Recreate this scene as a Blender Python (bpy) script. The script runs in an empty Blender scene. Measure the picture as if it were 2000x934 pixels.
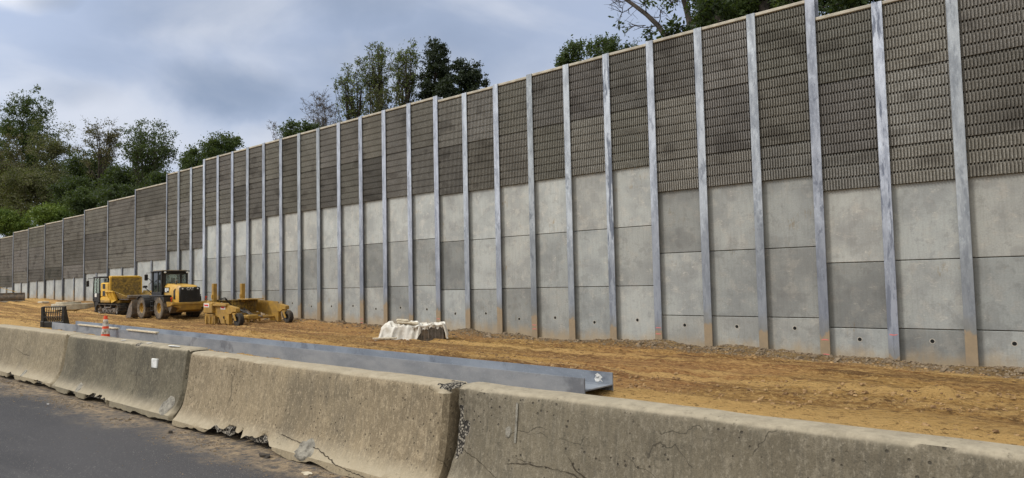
import bpy, math, random
import numpy as np
from math import sin, cos, pi, radians, sqrt, atan, exp
from mathutils import Vector, Matrix
SC = bpy.context.scene
COL = SC.collection
# ------------------------------------------------------------------ camera
CH = 2.15
FPX = 1390.0
AZ = radians(180) - atan(1620 / 1390)
PITCH = atan(80 / 1390); ROLL = radians(1.2)
f0 = Vector((cos(AZ), sin(AZ), 0)); r0 = Vector((sin(AZ), -cos(AZ), 0))
FW = f0 * cos(PITCH) + Vector((0, 0, sin(PITCH))); u0 = r0.cross(FW)
RT = r0 * cos(ROLL) - u0 * sin(ROLL); UP = u0 * cos(ROLL) + r0 * sin(ROLL)
cd = bpy.data.cameras.new('camera'); cam = bpy.data.objects.new('camera', cd); COL.objects.link(cam)
m = Matrix((RT, UP, -FW)).transposed().to_4x4(); m.translation = Vector((0, 0, CH)); cam.matrix_world = m
cd.sensor_width = 36; cd.lens = 36 * FPX / 2000; cd.clip_end = 3000; cd.clip_start = .05
SC.camera = cam
# ------------------------------------------------------------------ world, sun, exposure
SUN_EL, SUN_AZ = radians(43), radians(236)     # direction towards the sun, measured from +X
SUN_STRENGTH = 1.5
SKY = dict(base=(.40, .462, .60), light=(.70, .715, .76), dark=(.185, .245, .355), gain=1.0)
w = bpy.data.worlds.new('World'); SC.world = w; w.use_nodes = True
sd = bpy.data.lights.new('sun', 'SUN'); sun = bpy.data.objects.new('sun', sd); COL.objects.link(sun)
sd.energy = SUN_STRENGTH; sd.angle = radians(12); sd.color = (1, .95, .87)
sv = Vector((cos(SUN_AZ) * cos(SUN_EL), sin(SUN_AZ) * cos(SUN_EL), sin(SUN_EL)))
sun.rotation_euler = sv.to_track_quat('Z', 'Y').to_euler()
SC.view_settings.view_transform = 'Standard'; SC.view_settings.look = 'None'
SC.view_settings.exposure = 0.30; SC.view_settings.gamma = 1


class NT:
    """small helper to write node trees"""
    def __init__(s, tree): s.t = tree; s.n = tree.nodes; s.l = tree.links
    def new(s, typ, **kw):
        n = s.n.new(typ)
        for k, v in kw.items(): setattr(n, k, v)
        return n
    def put(s, sock, v):
        if isinstance(v, bpy.types.NodeSocket): s.l.new(v, sock)
        elif v is not None:
            try: sock.default_value = v
            except Exception: sock.default_value = (v[0], v[1], v[2], 1) if len(v) == 3 else v
    def math(s, op, a, b=0.0, c=None, clamp=False):
        n = s.new('ShaderNodeMath', operation=op); n.use_clamp = clamp
        s.put(n.inputs[0], a); s.put(n.inputs[1], b)
        if c is not None: s.put(n.inputs[2], c)
        return n.outputs[0]
    def vmath(s, op, a, b=None, scale=None):
        n = s.new('ShaderNodeVectorMath', operation=op); s.put(n.inputs[0], a)
        if b is not None: s.put(n.inputs[1], b)
        if scale is not None: s.put(n.inputs['Scale'], scale)
        return n.outputs['Value'] if op in ('LENGTH', 'DISTANCE', 'DOT_PRODUCT') else n.outputs[0]
    def comb(s, x, y, z):
        n = s.new('ShaderNodeCombineXYZ'); s.put(n.inputs[0], x); s.put(n.inputs[1], y); s.put(n.inputs[2], z); return n.outputs[0]
    def sep(s, v):
        n = s.new('ShaderNodeSeparateXYZ'); s.put(n.inputs[0], v); return n.outputs
    def noise(s, v, scale=1.0, detail=4.0, rough=.55, stretch=None, off=None, dist=0.0):
        if stretch is not None: v = s.vmath('MULTIPLY', v, tuple(stretch))
        if off is not None: v = s.vmath('ADD', v, tuple(off))
        n = s.new('ShaderNodeTexNoise'); s.put(n.inputs['Vector'], v)
        n.inputs['Scale'].default_value = scale; n.inputs['Detail'].default_value = detail
        n.inputs['Roughness'].default_value = rough; n.inputs['Distortion'].default_value = dist
        return n.outputs['Fac']
    def ramp(s, v, lo, hi, a=0.0, b=1.0, smooth=True):
        n = s.new('ShaderNodeMapRange'); n.interpolation_type = 'SMOOTHSTEP' if smooth else 'LINEAR'
        s.put(n.inputs[0], v); n.inputs[1].default_value = lo; n.inputs[2].default_value = hi
        n.inputs[3].default_value = a; n.inputs[4].default_value = b
        return n.outputs[0]
    def mix(s, f, a, b, mode='MIX'):
        n = s.new('ShaderNodeMix', data_type='RGBA', blend_type=mode)
        s.put(n.inputs[0], f)
        for k, v in ((6, a), (7, b)):
            s.put(n.inputs[k], v if isinstance(v, bpy.types.NodeSocket) else (v[0], v[1], v[2], 1))
        return n.outputs[2]


def build_sky():
    T = NT(w.node_tree); T.n.clear()
    out = T.new('ShaderNodeOutputWorld'); bg = T.new('ShaderNodeBackground')
    T.l.new(bg.outputs[0], out.inputs[0])
    tc = T.new('ShaderNodeTexCoord'); d = T.vmath('NORMALIZE', tc.outputs['Generated'])
    x, y, z = T.sep(d)
    zc = T.math('ADD', T.math('MAXIMUM', z, 0.0), .16)
    pl = T.comb(T.math('DIVIDE', x, zc), T.math('DIVIDE', y, zc), 0.0)
    n1 = T.noise(pl, .62, 6, .52, off=(3.1, 7.7, 0), dist=.35)
    n2 = T.noise(pl, 1.1, 6, .54, off=(9.0, 1.0, 2), dist=.5)
    sky = T.new('ShaderNodeTexSky', sky_type='NISHITA'); sky.sun_disc = False
    sky.sun_elevation = SUN_EL; sky.sun_rotation = pi / 2 - SUN_AZ
    blue = T.vmath('SCALE', sky.outputs[0], scale=.10)
    # azimuth (from +Y axis, seam behind the viewer) and elevation
    az = T.math('ARCTAN2', T.vmath('DOT_PRODUCT', d, (r0.x, r0.y, 0)), T.vmath('DOT_PRODUCT', d, (f0.x, f0.y, 0)))
    el = T.math('ARCSINE', z)
    warp = T.math('SUBTRACT', T.noise(d, 3.2, 6, .55), .5)
    warp2 = T.math('SUBTRACT', T.noise(d, 3.6, 6, .55, off=(5, 5, 5)), .5)
    def blob(a0, e0, sa, se, wv=1.0):
        u = T.math('DIVIDE', T.math('SUBTRACT', T.math('ADD', az, T.math('MULTIPLY', warp, .35 * wv)), radians(a0)), radians(sa))
        v = T.math('DIVIDE', T.math('SUBTRACT', T.math('ADD', el, T.math('MULTIPLY', warp2, .22 * wv)), radians(e0)), radians(se))
        r = T.math('SQRT', T.math('ADD', T.math('MULTIPLY', u, u), T.math('MULTIPLY', v, v)))
        return T.ramp(r, 1.0, .15)
    dk = T.math('MULTIPLY', T.ramp(n1, .42, .68), .55)
    for b, k in ((blob(-14, 24.5, 15, 7.5, .7), 1.0), (blob(-24, 19, 10, 4.5), .45), (blob(-20.5, 14.3, 8, 2.8, .6), .75), (blob(-32, 12.5, 5, 1.6, .5), .35),
                 (blob(-33.5, 19.5, 4.0, 1.3, .5), .6), (blob(-37, 24, 5, 2.5), .5), (blob(4, 14, 9, 5), .2), (blob(-15, 38, 35, 10), .5)):
        dk = T.math('MAXIMUM', dk, T.math('MULTIPLY', b, k))
    lt = T.math('MULTIPLY', T.ramp(n2, .40, .66), .55)
    for b, k in ((blob(-36, 20.3, 6, 2.2, .6), 1.0), (blob(-28, 10, 16, 4.5), .55), (blob(-8, 17.5, 8, 3), .55), (blob(-14, 11, 9, 2.4), .6), (blob(6, 12, 14, 7), .4)):
        lt = T.math('MAXIMUM', lt, T.math('MULTIPLY', b, k))
    c = T.mix(.82, blue, SKY['base'])
    c = T.mix(lt, c, SKY['light'])
    c = T.mix(T.math('MULTIPLY', dk, T.ramp(n2, .2, .7, 1.0, .72)), c, SKY['dark'])
    # an overcast sky is brightest overhead and on the sun's side, both outside the picture
    c = T.mix(T.ramp(z, .40, .7), c, (.62, .62, .60))
    behind = T.ramp(T.vmath('DOT_PRODUCT', d, (f0.x, f0.y, 0)), .1, -.5)
    c = T.mix(behind, c, (.60, .60, .585))
    zen = T.ramp(z, .42, .85, 1.0, 1.25)
    sunside = T.ramp(T.vmath('DOT_PRODUCT', d, tuple(sv)), .3, 1.0, 1.0, 1.9)
    g = T.math('MULTIPLY', T.math('MULTIPLY', zen, sunside), SKY['gain'])
    c = T.vmath('SCALE', c, scale=g)
    # below the horizon: the far ground
    c = T.mix(T.ramp(z, -.02, -.06), c, (.17, .15, .12))
    T.put(bg.inputs[0], c); bg.inputs[1].default_value = 1.0
build_sky()


# ------------------------------------------------------------------ helpers
def ray(px, py): return FW + RT * ((px - 1000) / FPX) + UP * ((467 - py) / FPX)
def at_y(px, py, Y):
    """the point of the vertical plane y = Y that a sight line meets"""
    d = ray(px, py); return Vector((0, 0, CH)) + d * (Y / d.y)
def at_d(px, py, D): return Vector((0, 0, CH)) + ray(px, py) * D

ALLOBJ = []
class MB:
    def __init__(s): s.v = []; s.f = []; s.m = []
    def add(s, vs, fs, mi=0):
        o = len(s.v); s.v += [tuple(p) for p in vs]; s.f += [tuple(i + o for i in f) for f in fs]; s.m += [mi] * len(fs)
    def box(s, x0, y0, z0, x1, y1, z1, mi=0):
        s.add([(x0, y0, z0), (x1, y0, z0), (x1, y1, z0), (x0, y1, z0), (x0, y0, z1), (x1, y0, z1), (x1, y1, z1), (x0, y1, z1)],
              [(0, 3, 2, 1), (4, 5, 6, 7), (0, 1, 5, 4), (1, 2, 6, 5), (2, 3, 7, 6), (3, 0, 4, 7)], mi)
    def bbox(s, x0, y0, z0, x1, y1, z1, b=.02, mi=0):
        """box with chamfered edges"""
        b = min(b, (x1 - x0) * .45, (y1 - y0) * .45, (z1 - z0) * .45)
        vs = []
        for zi, z in enumerate((z0, z0 + b, z1 - b, z1)):
            k = b if zi in (0, 3) else 0
            for (x, y) in ((x0 + b, y0 + k), (x1 - b, y0 + k), (x1 - k, y0 + b), (x1 - k, y1 - b), (x1 - b, y1 - k), (x0 + b, y1 - k), (x0 + k, y1 - b), (x0 + k, y0 + b)):
                vs.append((x, y, z))
        fs = [tuple(range(7, -1, -1)), tuple(range(24, 32))]
        for r in range(3):
            for i in range(8):
                j = (i + 1) % 8; fs.append((r * 8 + i, r * 8 + j, r * 8 + 8 + j, r * 8 + 8 + i))
        s.add(vs, fs, mi)
    def prism(s, pts, lo, hi, axis='y', mi=0):
        """closed outline pts in the plane across axis, extruded from lo to hi"""
        n = len(pts)
        def P(a, b, c): return {'y': (a, c, b), 'x': (c, a, b), 'z': (a, b, c)}[axis]
        vs = [P(a, b, lo) for a, b in pts] + [P(a, b, hi) for a, b in pts]
        fs = [tuple(range(n)), tuple(range(2 * n - 1, n - 1, -1))] + [(i, n + i, n + (i + 1) % n, (i + 1) % n) for i in range(n)]
        s.add(vs, fs, mi)
    def tube(s, path, rad, n=8, mi=0, caps=True):
        path = [Vector(p) for p in path]
        if not hasattr(rad, '__len__'): rad = [rad] * len(path)
        vs = []; fs = []
        ref = None
        for i, p in enumerate(path):
            t = (path[min(i + 1, len(path) - 1)] - path[max(i - 1, 0)])
            if t.length < 1e-9: t = Vector((0, 0, 1))
            t.normalize()
            if ref is None: ref = Vector((0, 0, 1)) if abs(t.z) < .9 else Vector((1, 0, 0))
            a = t.cross(ref)
            if a.length < 1e-6: a = t.orthogonal()
            a.normalize(); b = t.cross(a)
            ref = b.cross(t) * -1 if False else ref
            for k in range(n):
                q = 2 * pi * k / n; vs.append(p + (a * cos(q) + b * sin(q)) * rad[i])
        for i in range(len(path) - 1):
            for k in range(n):
                j = (k + 1) % n; fs.append((i * n + k, i * n + j, (i + 1) * n + j, (i + 1) * n + k))
        if caps: fs += [tuple(range(n - 1, -1, -1)), tuple(range((len(path) - 1) * n, len(path) * n))]
        s.add(vs, fs, mi)
    def lathe(s, prof, c, axis='y', n=28, mi=0):
        """prof: (radius, along-axis) pairs, closed ring when it starts and ends off the axis"""
        vs = []; fs = []
        for r, h in prof:
            for k in range(n):
                q = 2 * pi * k / n; a, b = r * cos(q), r * sin(q)
                vs.append({'y': (c[0] + a, c[1] + h, c[2] + b), 'z': (c[0] + a, c[1] + b, c[2] + h), 'x': (c[0] + h, c[1] + a, c[2] + b)}[axis])
        for i in range(len(prof) - 1):
            for k in range(n):
                j = (k + 1) % n; fs.append((i * n + k, i * n + j, (i + 1) * n + j, (i + 1) * n + k))
        s.add(vs, fs, mi)
    def build(s, name, mats, parent=None, smooth=False, loc=None, color=None):
        me = bpy.data.meshes.new(name)
        me.from_pydata(s.v, [], s.f)
        if not isinstance(mats, (list, tuple)): mats = [mats]
        for mt in mats: me.materials.append(mt)
        if len(mats) > 1: me.polygons.foreach_set('material_index', s.m)
        if smooth:
            me.polygons.foreach_set('use_smooth', [True] * len(s.f))
            try: me.set_sharp_from_angle(angle=radians(38))
            except Exception: pass
        me.update()
        return link(name, me, parent, loc, color)


def link(name, data, parent=None, loc=None, color=None):
    o = bpy.data.objects.new(name, data); COL.objects.link(o)
    if parent is not None: o.parent = parent
    if loc is not None: o.location = loc
    o.color = color if color else (1, 1, 1, 1)
    return o


def tag(o, label=None, cat=None, group=None, kind=None):
    if label: o['label'] = label
    if cat: o['category'] = cat
    if group: o['group'] = group
    if kind: o['kind'] = kind
    return o


def empty(name, loc, rz=0, label=None, cat=None, group=None):
    o = link(name, None, None, loc); o.rotation_euler = (0, 0, rz); o.empty_display_size = .1
    return tag(o, label, cat, group)


def recenter(o):
    """move a top-level mesh's origin to its own base"""
    me = o.data; n = len(me.vertices); a = np.empty(n * 3); me.vertices.foreach_get('co', a); a = a.reshape(-1, 3)
    c = np.array([(a[:, 0].min() + a[:, 0].max()) / 2, (a[:, 1].min() + a[:, 1].max()) / 2, a[:, 2].min()])
    me.vertices.foreach_set('co', (a - c).ravel()); me.update(); o.location = o.location + Vector(c); return o


def copy_tree(o, parent=None):
    c = o.copy(); COL.objects.link(c); c.parent = parent
    for ch in [q for q in o.children]: copy_tree(ch, c)
    return c


# ------------------------------------------------------------------ materials
MATS = {}
def mat(name, fn=None, rough=.8, metal=0.0, color=(.5, .5, .5), spec=.4):
    if name in MATS: return MATS[name]
    mt = bpy.data.materials.new(name); mt.use_nodes = True; T = NT(mt.node_tree)
    b = T.n['Principled BSDF']; b.inputs['Base Color'].default_value = (*color, 1)
    b.inputs['Roughness'].default_value = rough; b.inputs['Metallic'].default_value = metal
    b.inputs['Specular IOR Level'].default_value = spec
    if fn: fn(T, b)
    MATS[name] = mt; return mt
def bump(T, b, h, strength=.3, dist=.02):
    n = T.new('ShaderNodeBump'); n.inputs['Strength'].default_value = strength; n.inputs['Distance'].default_value = dist
    T.put(n.inputs['Height'], h); T.l.new(n.outputs[0], b.inputs['Normal'])
def objc(T): return T.new('ShaderNodeTexCoord').outputs['Object']
def wpos(T): return T.new('ShaderNodeNewGeometry').outputs['Position']
def tint(T, c):
    oi = T.new('ShaderNodeObjectInfo'); return T.mix(1.0, c, oi.outputs['Color'], 'MULTIPLY')


def m_plain(name, col, col2=None, scale=8, rough=.7, metal=0, bs=.15, dirt=None, amt=.5, spec=.4):
    """painted or plain surface with uneven colour and optional dried dirt"""
    def fn(T, b):
        p = wpos(T); c2 = col2 or tuple(k * .78 for k in col)
        c = T.mix(T.ramp(T.noise(p, scale, 5), .35, .68), col, c2)
        if dirt:
            c = T.mix(T.math('MULTIPLY', T.ramp(T.noise(p, scale * .55, 7, .68, off=(7, 3, 1)), .45, .66), amt), c, dirt)
        T.put(b.inputs['Base Color'], c)
        T.put(b.inputs['Roughness'], T.ramp(T.noise(p, scale * 2, 3), .3, .7, rough - .08, min(1, rough + .12)))
        if bs: bump(T, b, T.noise(p, scale * 5, 4), bs, .01)
    return mat(name, fn, rough, metal, spec=spec)


def f_panel(T, b):
    p = objc(T); g = wpos(T)
    big = T.noise(g, .9, 3, .5); mid = T.noise(g, 2.6, 5, .6, off=(4, 9, 2)); fine = T.noise(g, 22, 5, .6)
    c = T.mix(T.ramp(big, .34, .66), (.428, .450, .440), (.318, .334, .333))
    c = T.mix(T.math('MULTIPLY', T.ramp(mid, .5, .66), .6), c, (.46, .455, .425))
    c = T.mix(T.math('MULTIPLY', T.ramp(T.noise(g, 1.35, 3, .4, off=(2, 7, 5)), .60, .68), .28), c, (.20, .202, .205))
    st = T.noise(g, 6, 4, .6, stretch=(2.2, 1, .18), off=(1, 2, 3))
    c = T.mix(T.math('MULTIPLY', T.ramp(st, .46, .62), .13), c, (.18, .17, .15))
    hz = T.noise(g, 5, 4, .6, stretch=(.25, 1, 2.4), off=(8, 2, 3))
    c = T.mix(T.math('MULTIPLY', T.ramp(hz, .55, .72), .22), c, (.5, .49, .46))
    rust = T.math('MULTIPLY', T.ramp(T.noise(g, 1.1, 4, .6, off=(11, 2, 8)), .60, .70), T.ramp(T.noise(g, 7, 3, .6, stretch=(2, 1, .4)), .5, .62))
    c = T.mix(T.math('MULTIPLY', rust, .55), c, (.27, .20, .10))
    c = T.mix(T.math('MULTIPLY', T.ramp(T.noise(g, 3.4, 6, .7, off=(12, 1, 3)), .54, .62), .35), c, (.235, .24, .235))
    c = T.mix(T.ramp(fine, .3, .7, .0, .22), c, (.15, .15, .14))
    sc = T.noise(g, 9, 2, .4, stretch=(.5, 1, 1.4), off=(3, 5, 9), dist=1.6)
    c = T.mix(T.math('MULTIPLY', T.math('MULTIPLY', T.ramp(sc, .655, .675), T.ramp(mid, .45, .6)), .5), c, (.55, .54, .5))
    # mud splashed up from the ground (object z starts at the bottom of the panel)
    mud = T.math('ADD', p_z(T, p), T.math('MULTIPLY', T.math('SUBTRACT', T.noise(g, 1.7, 5, .65, stretch=(1, 1, .5)), .5), -1.1))
    oi = T.new('ShaderNodeObjectInfo')
    base = T.math('MULTIPLY', T.ramp(mud, .62, .0), T.ramp(oi.outputs['Alpha'], .4, .6))
    c = tint(T, c)
    c = T.mix(T.math('MULTIPLY', base, .55), c, (.40, .28, .14))
    T.put(b.inputs['Base Color'], c)
    bump(T, b, T.math('ADD', fine, mid), .22, .008)
def p_z(T, p): return T.sep(p)[2]
M_panel = mat('precast_concrete', f_panel, .88)

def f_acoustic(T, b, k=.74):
    g = wpos(T)
    c = T.mix(T.ramp(T.noise(g, .8, 4, .55), .35, .66), (.342, .335, .315), (.262, .257, .243))
    c = T.mix(T.ramp(T.noise(g, 38, 3, .6), .35, .7), c, (.15, .135, .11))
    c = T.mix(T.math('MULTIPLY', T.ramp(T.noise(g, 1.5, 3, .4, off=(4, 4, 4), stretch=(.5, 1, 1)), .58, .68), .5), c, (.10, .092, .082))
    c = T.mix(T.math('MULTIPLY', T.ramp(T.noise(g, 14, 5, .7, off=(1, 4, 2)), .55, .75), .5), c, (.36, .32, .27))
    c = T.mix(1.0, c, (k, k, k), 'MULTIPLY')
    T.put(b.inputs['Base Color'], tint(T, c)); bump(T, b, T.noise(g, 60, 4, .7), .6, .01)
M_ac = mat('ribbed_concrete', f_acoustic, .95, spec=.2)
M_acr = mat('ribbed_concrete_lit_rib', lambda T, b: f_acoustic(T, b, .91), .95, spec=.2)  # lighter copy for the ribs, their highlights put into the colour
M_cop = m_plain('coping_concrete', (.50, .46, .38), (.36, .33, .27), 3, .9, dirt=(.25, .23, .2), amt=.3)
M_hole = mat('dark_hole', None, .95, color=(.008, .008, .008))

def f_galv(T, b):
    p = objc(T); g = wpos(T)
    n = T.noise(g, 2.6, 7, .72, stretch=(1.6, 1, .35))
    c = T.mix(T.ramp(n, .36, .64), (.43, .46, .505), (.25, .275, .32))
    c = T.mix(T.ramp(T.noise(g, 9, 6, .7, stretch=(1, 1, .5), off=(3, 3, 3)), .50, .72, 0, .7), c, (.52, .57, .63))
    oi = T.new('ShaderNodeObjectInfo')
    dkm = T.math('MULTIPLY', T.ramp(T.noise(g, 1.6, 6, .7, stretch=(3, 1, .35), off=(6, 1, 0)), .50, .56), T.ramp(oi.outputs['Alpha'], .6, .4))
    c = T.mix(T.math('MULTIPLY', dkm, .85), c, (.085, .10, .135))
    dk2 = T.ramp(T.noise(g, 2.2, 6, .7, stretch=(1, 1, .4), off=(9, 1, 0)), .60, .64)
    c = T.mix(T.math('MULTIPLY', dk2, .55), c, (.11, .125, .16))
    lowd = T.math('MULTIPLY', T.ramp(T.math('ADD', T.sep(g)[2], T.math('MULTIPLY', T.noise(g, .9, 6, .7, stretch=(1, 1, .35), off=(2, 9, 4)), 9.0)), 9.2, 7.2), .55)
    c = T.mix(lowd, c, (.16, .175, .205))
    c = tint(T, c)
    h = T.math('ADD', p_z(T, p), T.math('MULTIPLY', T.math('SUBTRACT', T.noise(g, 4.5, 4, .6, stretch=(1, 1, .6)), .5), .7))
    grim = T.ramp(h, 1.75, 1.05); mud = T.ramp(h, 1.14, 1.0)
    c = T.mix(T.math('MULTIPLY', grim, .6), c, (.16, .15, .12))
    c = T.mix(mud, c, T.mix(T.noise(g, 8, 4), (.34, .255, .16), (.22, .17, .115)))
    T.put(b.inputs['Base Color'], c)
    T.put(b.inputs['Metallic'], T.math('MULTIPLY', T.math('SUBTRACT', 1.0, grim), .35))
    T.put(b.inputs['Roughness'], T.ramp(n, .3, .7, .42, .68)); bump(T, b, T.noise(g, 40, 3), .1, .004)
M_post = mat('galvanised_post', f_galv, .55)

def f_beam(T, b):
    g = wpos(T)
    n = T.noise(g, 1.2, 6, .6, stretch=(.6, 1, 1.6))
    c = T.mix(T.ramp(n, .35, .65), (.275, .30, .338), (.185, .207, .242))
    c = T.mix(T.ramp(T.noise(g, 30, 2, .5), .58, .72, 0, .3), c, (.35, .39, .45))
    c = T.mix(T.math('MULTIPLY', T.ramp(T.noise(g, .8, 5, .7, off=(3, 2, 1)), .56, .66), .6), c, (.085, .095, .12))
    T.put(b.inputs['Base Color'], c); T.put(b.inputs['Roughness'], T.ramp(n, .3, .7, .5, .7)); b.inputs['Metallic'].default_value = .25
M_beam = mat('galvanised_beam', f_beam, .5)

def f_barrier(T, b):
    p = objc(T); g = wpos(T)
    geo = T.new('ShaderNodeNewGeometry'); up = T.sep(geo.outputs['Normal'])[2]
    big = T.noise(g, .9, 4, .55, stretch=(.6, 1, 1.3)); sm = T.noise(g, 7, 6, .68)
    c = T.mix(T.ramp(big, .36, .64), (.265, .222, .150), (.19, .158, .108))
    c = T.mix(T.ramp(sm, .50, .68, 0, .65), c, (.36, .305, .215))
    v = T.noise(g, 16, 5, .7, stretch=(1.3, .4, .16), off=(5, 1, 1))          # rain streaks down the face
    c = T.mix(T.ramp(v, .48, .64, 0, .42), c, (.13, .115, .085))
    v2 = T.noise(g, 24, 5, .7, stretch=(1.2, .4, .22), off=(2, 8, 4))
    c = T.mix(T.ramp(v2, .50, .66, 0, .38), c, (.40, .345, .25))
    dk = T.noise(g, .75, 5, .6, stretch=(1, 1, .6), off=(8, 8, 2))
    c = T.mix(T.math('MULTIPLY', T.ramp(dk, .52, .64), .55), c, (.10, .09, .07))
    c = T.mix(T.ramp(T.noise(g, 34, 5, .7, stretch=(1, 1, .6), off=(6, 2, 2)), .52, .66, 0, .6), c, (.42, .36, .26))
    c = T.mix(T.ramp(T.noise(g, 27, 5, .72, stretch=(1, 1, .7), off=(1, 7, 2)), .54, .66, 0, .5), c, (.11, .095, .07))
    c = T.mix(T.ramp(T.noise(g, 90, 4, .7), .45, .7, 0, .5), c, (.09, .08, .06))
    pits = T.new('ShaderNodeTexVoronoi'); T.put(pits.inputs['Vector'], g); pits.inputs['Scale'].default_value = 14; pits.inputs['Randomness'].default_value = 1
    pit = T.math('MULTIPLY', T.ramp(pits.outputs['Distance'], .20, .10), T.ramp(T.noise(g, 2.3, 3, off=(1, 9, 9)), .47, .53))
    c = T.mix(T.math('MULTIPLY', pit, .65), c, (.04, .035, .03))
    crk = T.new('ShaderNodeTexVoronoi', feature='DISTANCE_TO_EDGE')
    T.put(crk.inputs['Vector'], T.vmath('ADD', T.vmath('MULTIPLY', g, (.5, .5, 1.2)), T.vmath('SCALE', T.new_noise_vec(g), scale=.5))); crk.inputs['Scale'].default_value = 1.1
    ck = T.math('MULTIPLY', T.ramp(crk.outputs['Distance'], .006, .002), T.ramp(T.noise(g, 1.3, 2, off=(4, 7, 1)), .54, .58))
    c = T.mix(T.math('MULTIPLY', ck, .7), c, (.06, .05, .035))
    c = tint(T, c)
    # upward faces are painted paler, skylight put into the colour; the toe is dusty
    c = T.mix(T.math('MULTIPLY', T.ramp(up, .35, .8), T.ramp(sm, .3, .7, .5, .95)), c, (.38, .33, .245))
    dust = T.ramp(T.math('ADD', p_z(T, p), T.math('MULTIPLY', sm, .25)), .42, .12)
    c = T.mix(T.math('MULTIPLY', dust, .45), c, (.40, .34, .235))
    T.put(b.inputs['Base Color'], c)
    h = T.math('SUBTRACT', T.math('ADD', T.math('MULTIPLY', sm, .6), T.noise(g, 45, 5, .7)), T.math('MULTIPLY', pit, 2.5))
    bump(T, b, h, .55, .012)
def _nv(s, v):
    n = s.new('ShaderNodeTexNoise'); s.put(n.inputs['Vector'], v); n.inputs['Scale'].default_value = 2.2; n.inputs['Detail'].default_value = 4
    return s.vmath('SUBTRACT', n.outputs['Color'], (.5, .5, .5))
NT.new_noise_vec = _nv
M_bar = mat('weathered_concrete', f_barrier, .92, spec=.25)
def f_agg(T, b):
    g = wpos(T); v = T.new('ShaderNodeTexVoronoi'); T.put(v.inputs['Vector'], g); v.inputs['Scale'].default_value = 38
    d = v.outputs['Distance']; c = T.mix(T.ramp(d, .25, .62), T.mix(T.noise(g, 30, 2), (.42, .38, .31), (.20, .175, .14)), (.03, .026, .022))
    T.put(b.inputs['Base Color'], c); bump(T, b, T.math('SUBTRACT', 1.0, d), 1.0, .02)
M_agg = mat('broken_aggregate', f_agg, .95)
M_patch = m_plain('pale_mortar', (.25, .232, .195), (.12, .11, .09), 16, .95, bs=.9, dirt=(.36, .33, .27), amt=.6)
M_crack = mat('crack_line', None, .95, color=(.045, .035, .022))
M_white = m_plain('white_paint', (.72, .72, .70), (.5, .5, .48), 20, .7)

def f_ground(T, b):
    g = wpos(T); x, y, z = T.sep(g)
    s1 = T.noise(g, .55, 7, .62, stretch=(.30, 1.3, 1), dist=.5)
    s2 = T.noise(g, 1.6, 7, .68, stretch=(.28, 1.6, 1), off=(4, 2, 1), dist=.8)
    s3 = T.noise(g, 5.5, 7, .75, stretch=(.6, 1.1, 1), off=(1, 2, 7))
    fn = T.noise(g, 16, 5, .72, stretch=(.7, 1.1, 1)); pc = T.noise(g, .16, 4, .6, off=(2, 2, 2))
    c = T.mix(T.ramp(s1, .38, .62), (.44, .275, .105), (.25, .142, .057))
    c = T.mix(T.ramp(s2, .50, .62, 0, .85), c, (.46, .30, .130))
    c = T.mix(T.ramp(T.noise(g, 1.1, 6, .7, stretch=(.20, 1.7, 1), off=(9, 5, 3), dist=.6), .55, .62, 0, .85), c, (.095, .052, .028))
    c = T.mix(T.ramp(s3, .52, .62, 0, .85), c, (.13, .075, .036))  # small shadows of the rough clay, painted into the colour
    c = T.mix(T.ramp(fn, .54, .66, 0, .8), c, (.56, .40, .20))
    c = T.mix(T.ramp(pc, .45, .62, 0, .5), c, (.30, .145, .075))
    s0 = T.noise(g, 1.0, 3, .5, stretch=(.035, 1.25, 1), off=(3, 3, 3), dist=.2)
    c = T.mix(T.ramp(s0, .52, .60, 0, .6), c, (.17, .098, .044))
    c = T.mix(T.ramp(s0, .47, .40, 0, .7), c, (.56, .37, .165))
    c = T.mix(T.math('MULTIPLY', T.ramp(y, 12.4, 11.2), .8), c, T.mix(s2, (.50, .32, .135), (.66, .445, .20)))
    f2 = T.noise(g, 13, 7, .78, stretch=(.55, 1.2, 1), off=(21, 3, 1))
    c = T.mix(T.ramp(f2, .55, .60, 0, .7), c, (.11, .062, .028))  # dark flecks painted as crisp little shadows in the crevices
    c = T.mix(T.ramp(f2, .47, .42, 0, .6), c, (.56, .38, .17))
    # gravelly spoil along the foot of the wall
    rub = T.math('MULTIPLY', T.ramp(T.math('ADD', y, T.math('MULTIPLY', T.math('SUBTRACT', s3, .5), 3.0)), 20.6, 21.4), T.ramp(x, -34, -22))
    gr = T.mix(T.ramp(fn, .38, .62), (.10, .070, .042), (.30, .225, .14))
    c = T.mix(T.math('MULTIPLY', rub, .75), c, gr)
    # leaf litter and weeds on the hill behind the wall
    hill = T.math('MAXIMUM', T.ramp(y, 23.0, 23.4), T.ramp(x, -150, -190))
    c = T.mix(hill, c, T.mix(T.ramp(s3, .4, .6), (.05, .075, .02), (.09, .075, .035)))
    near = T.ramp(y, -2.0, -40)
    c = T.mix(near, c, (.05, .075, .025))
    c = T.mix(1.0, c, (1.22, 1.17, 1.02), 'MULTIPLY')
    T.put(b.inputs['Base Color'], c)
    bump(T, b, T.math('ADD', T.math('MULTIPLY', s2, 1.4), T.math('SUBTRACT', T.math('ADD', s3, T.math('MULTIPLY', fn, .6)), T.math('MULTIPLY', f2, 1.0))), 1.0, .14)
M_ground = mat('churned_clay', f_ground, .95, spec=.15)

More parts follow.
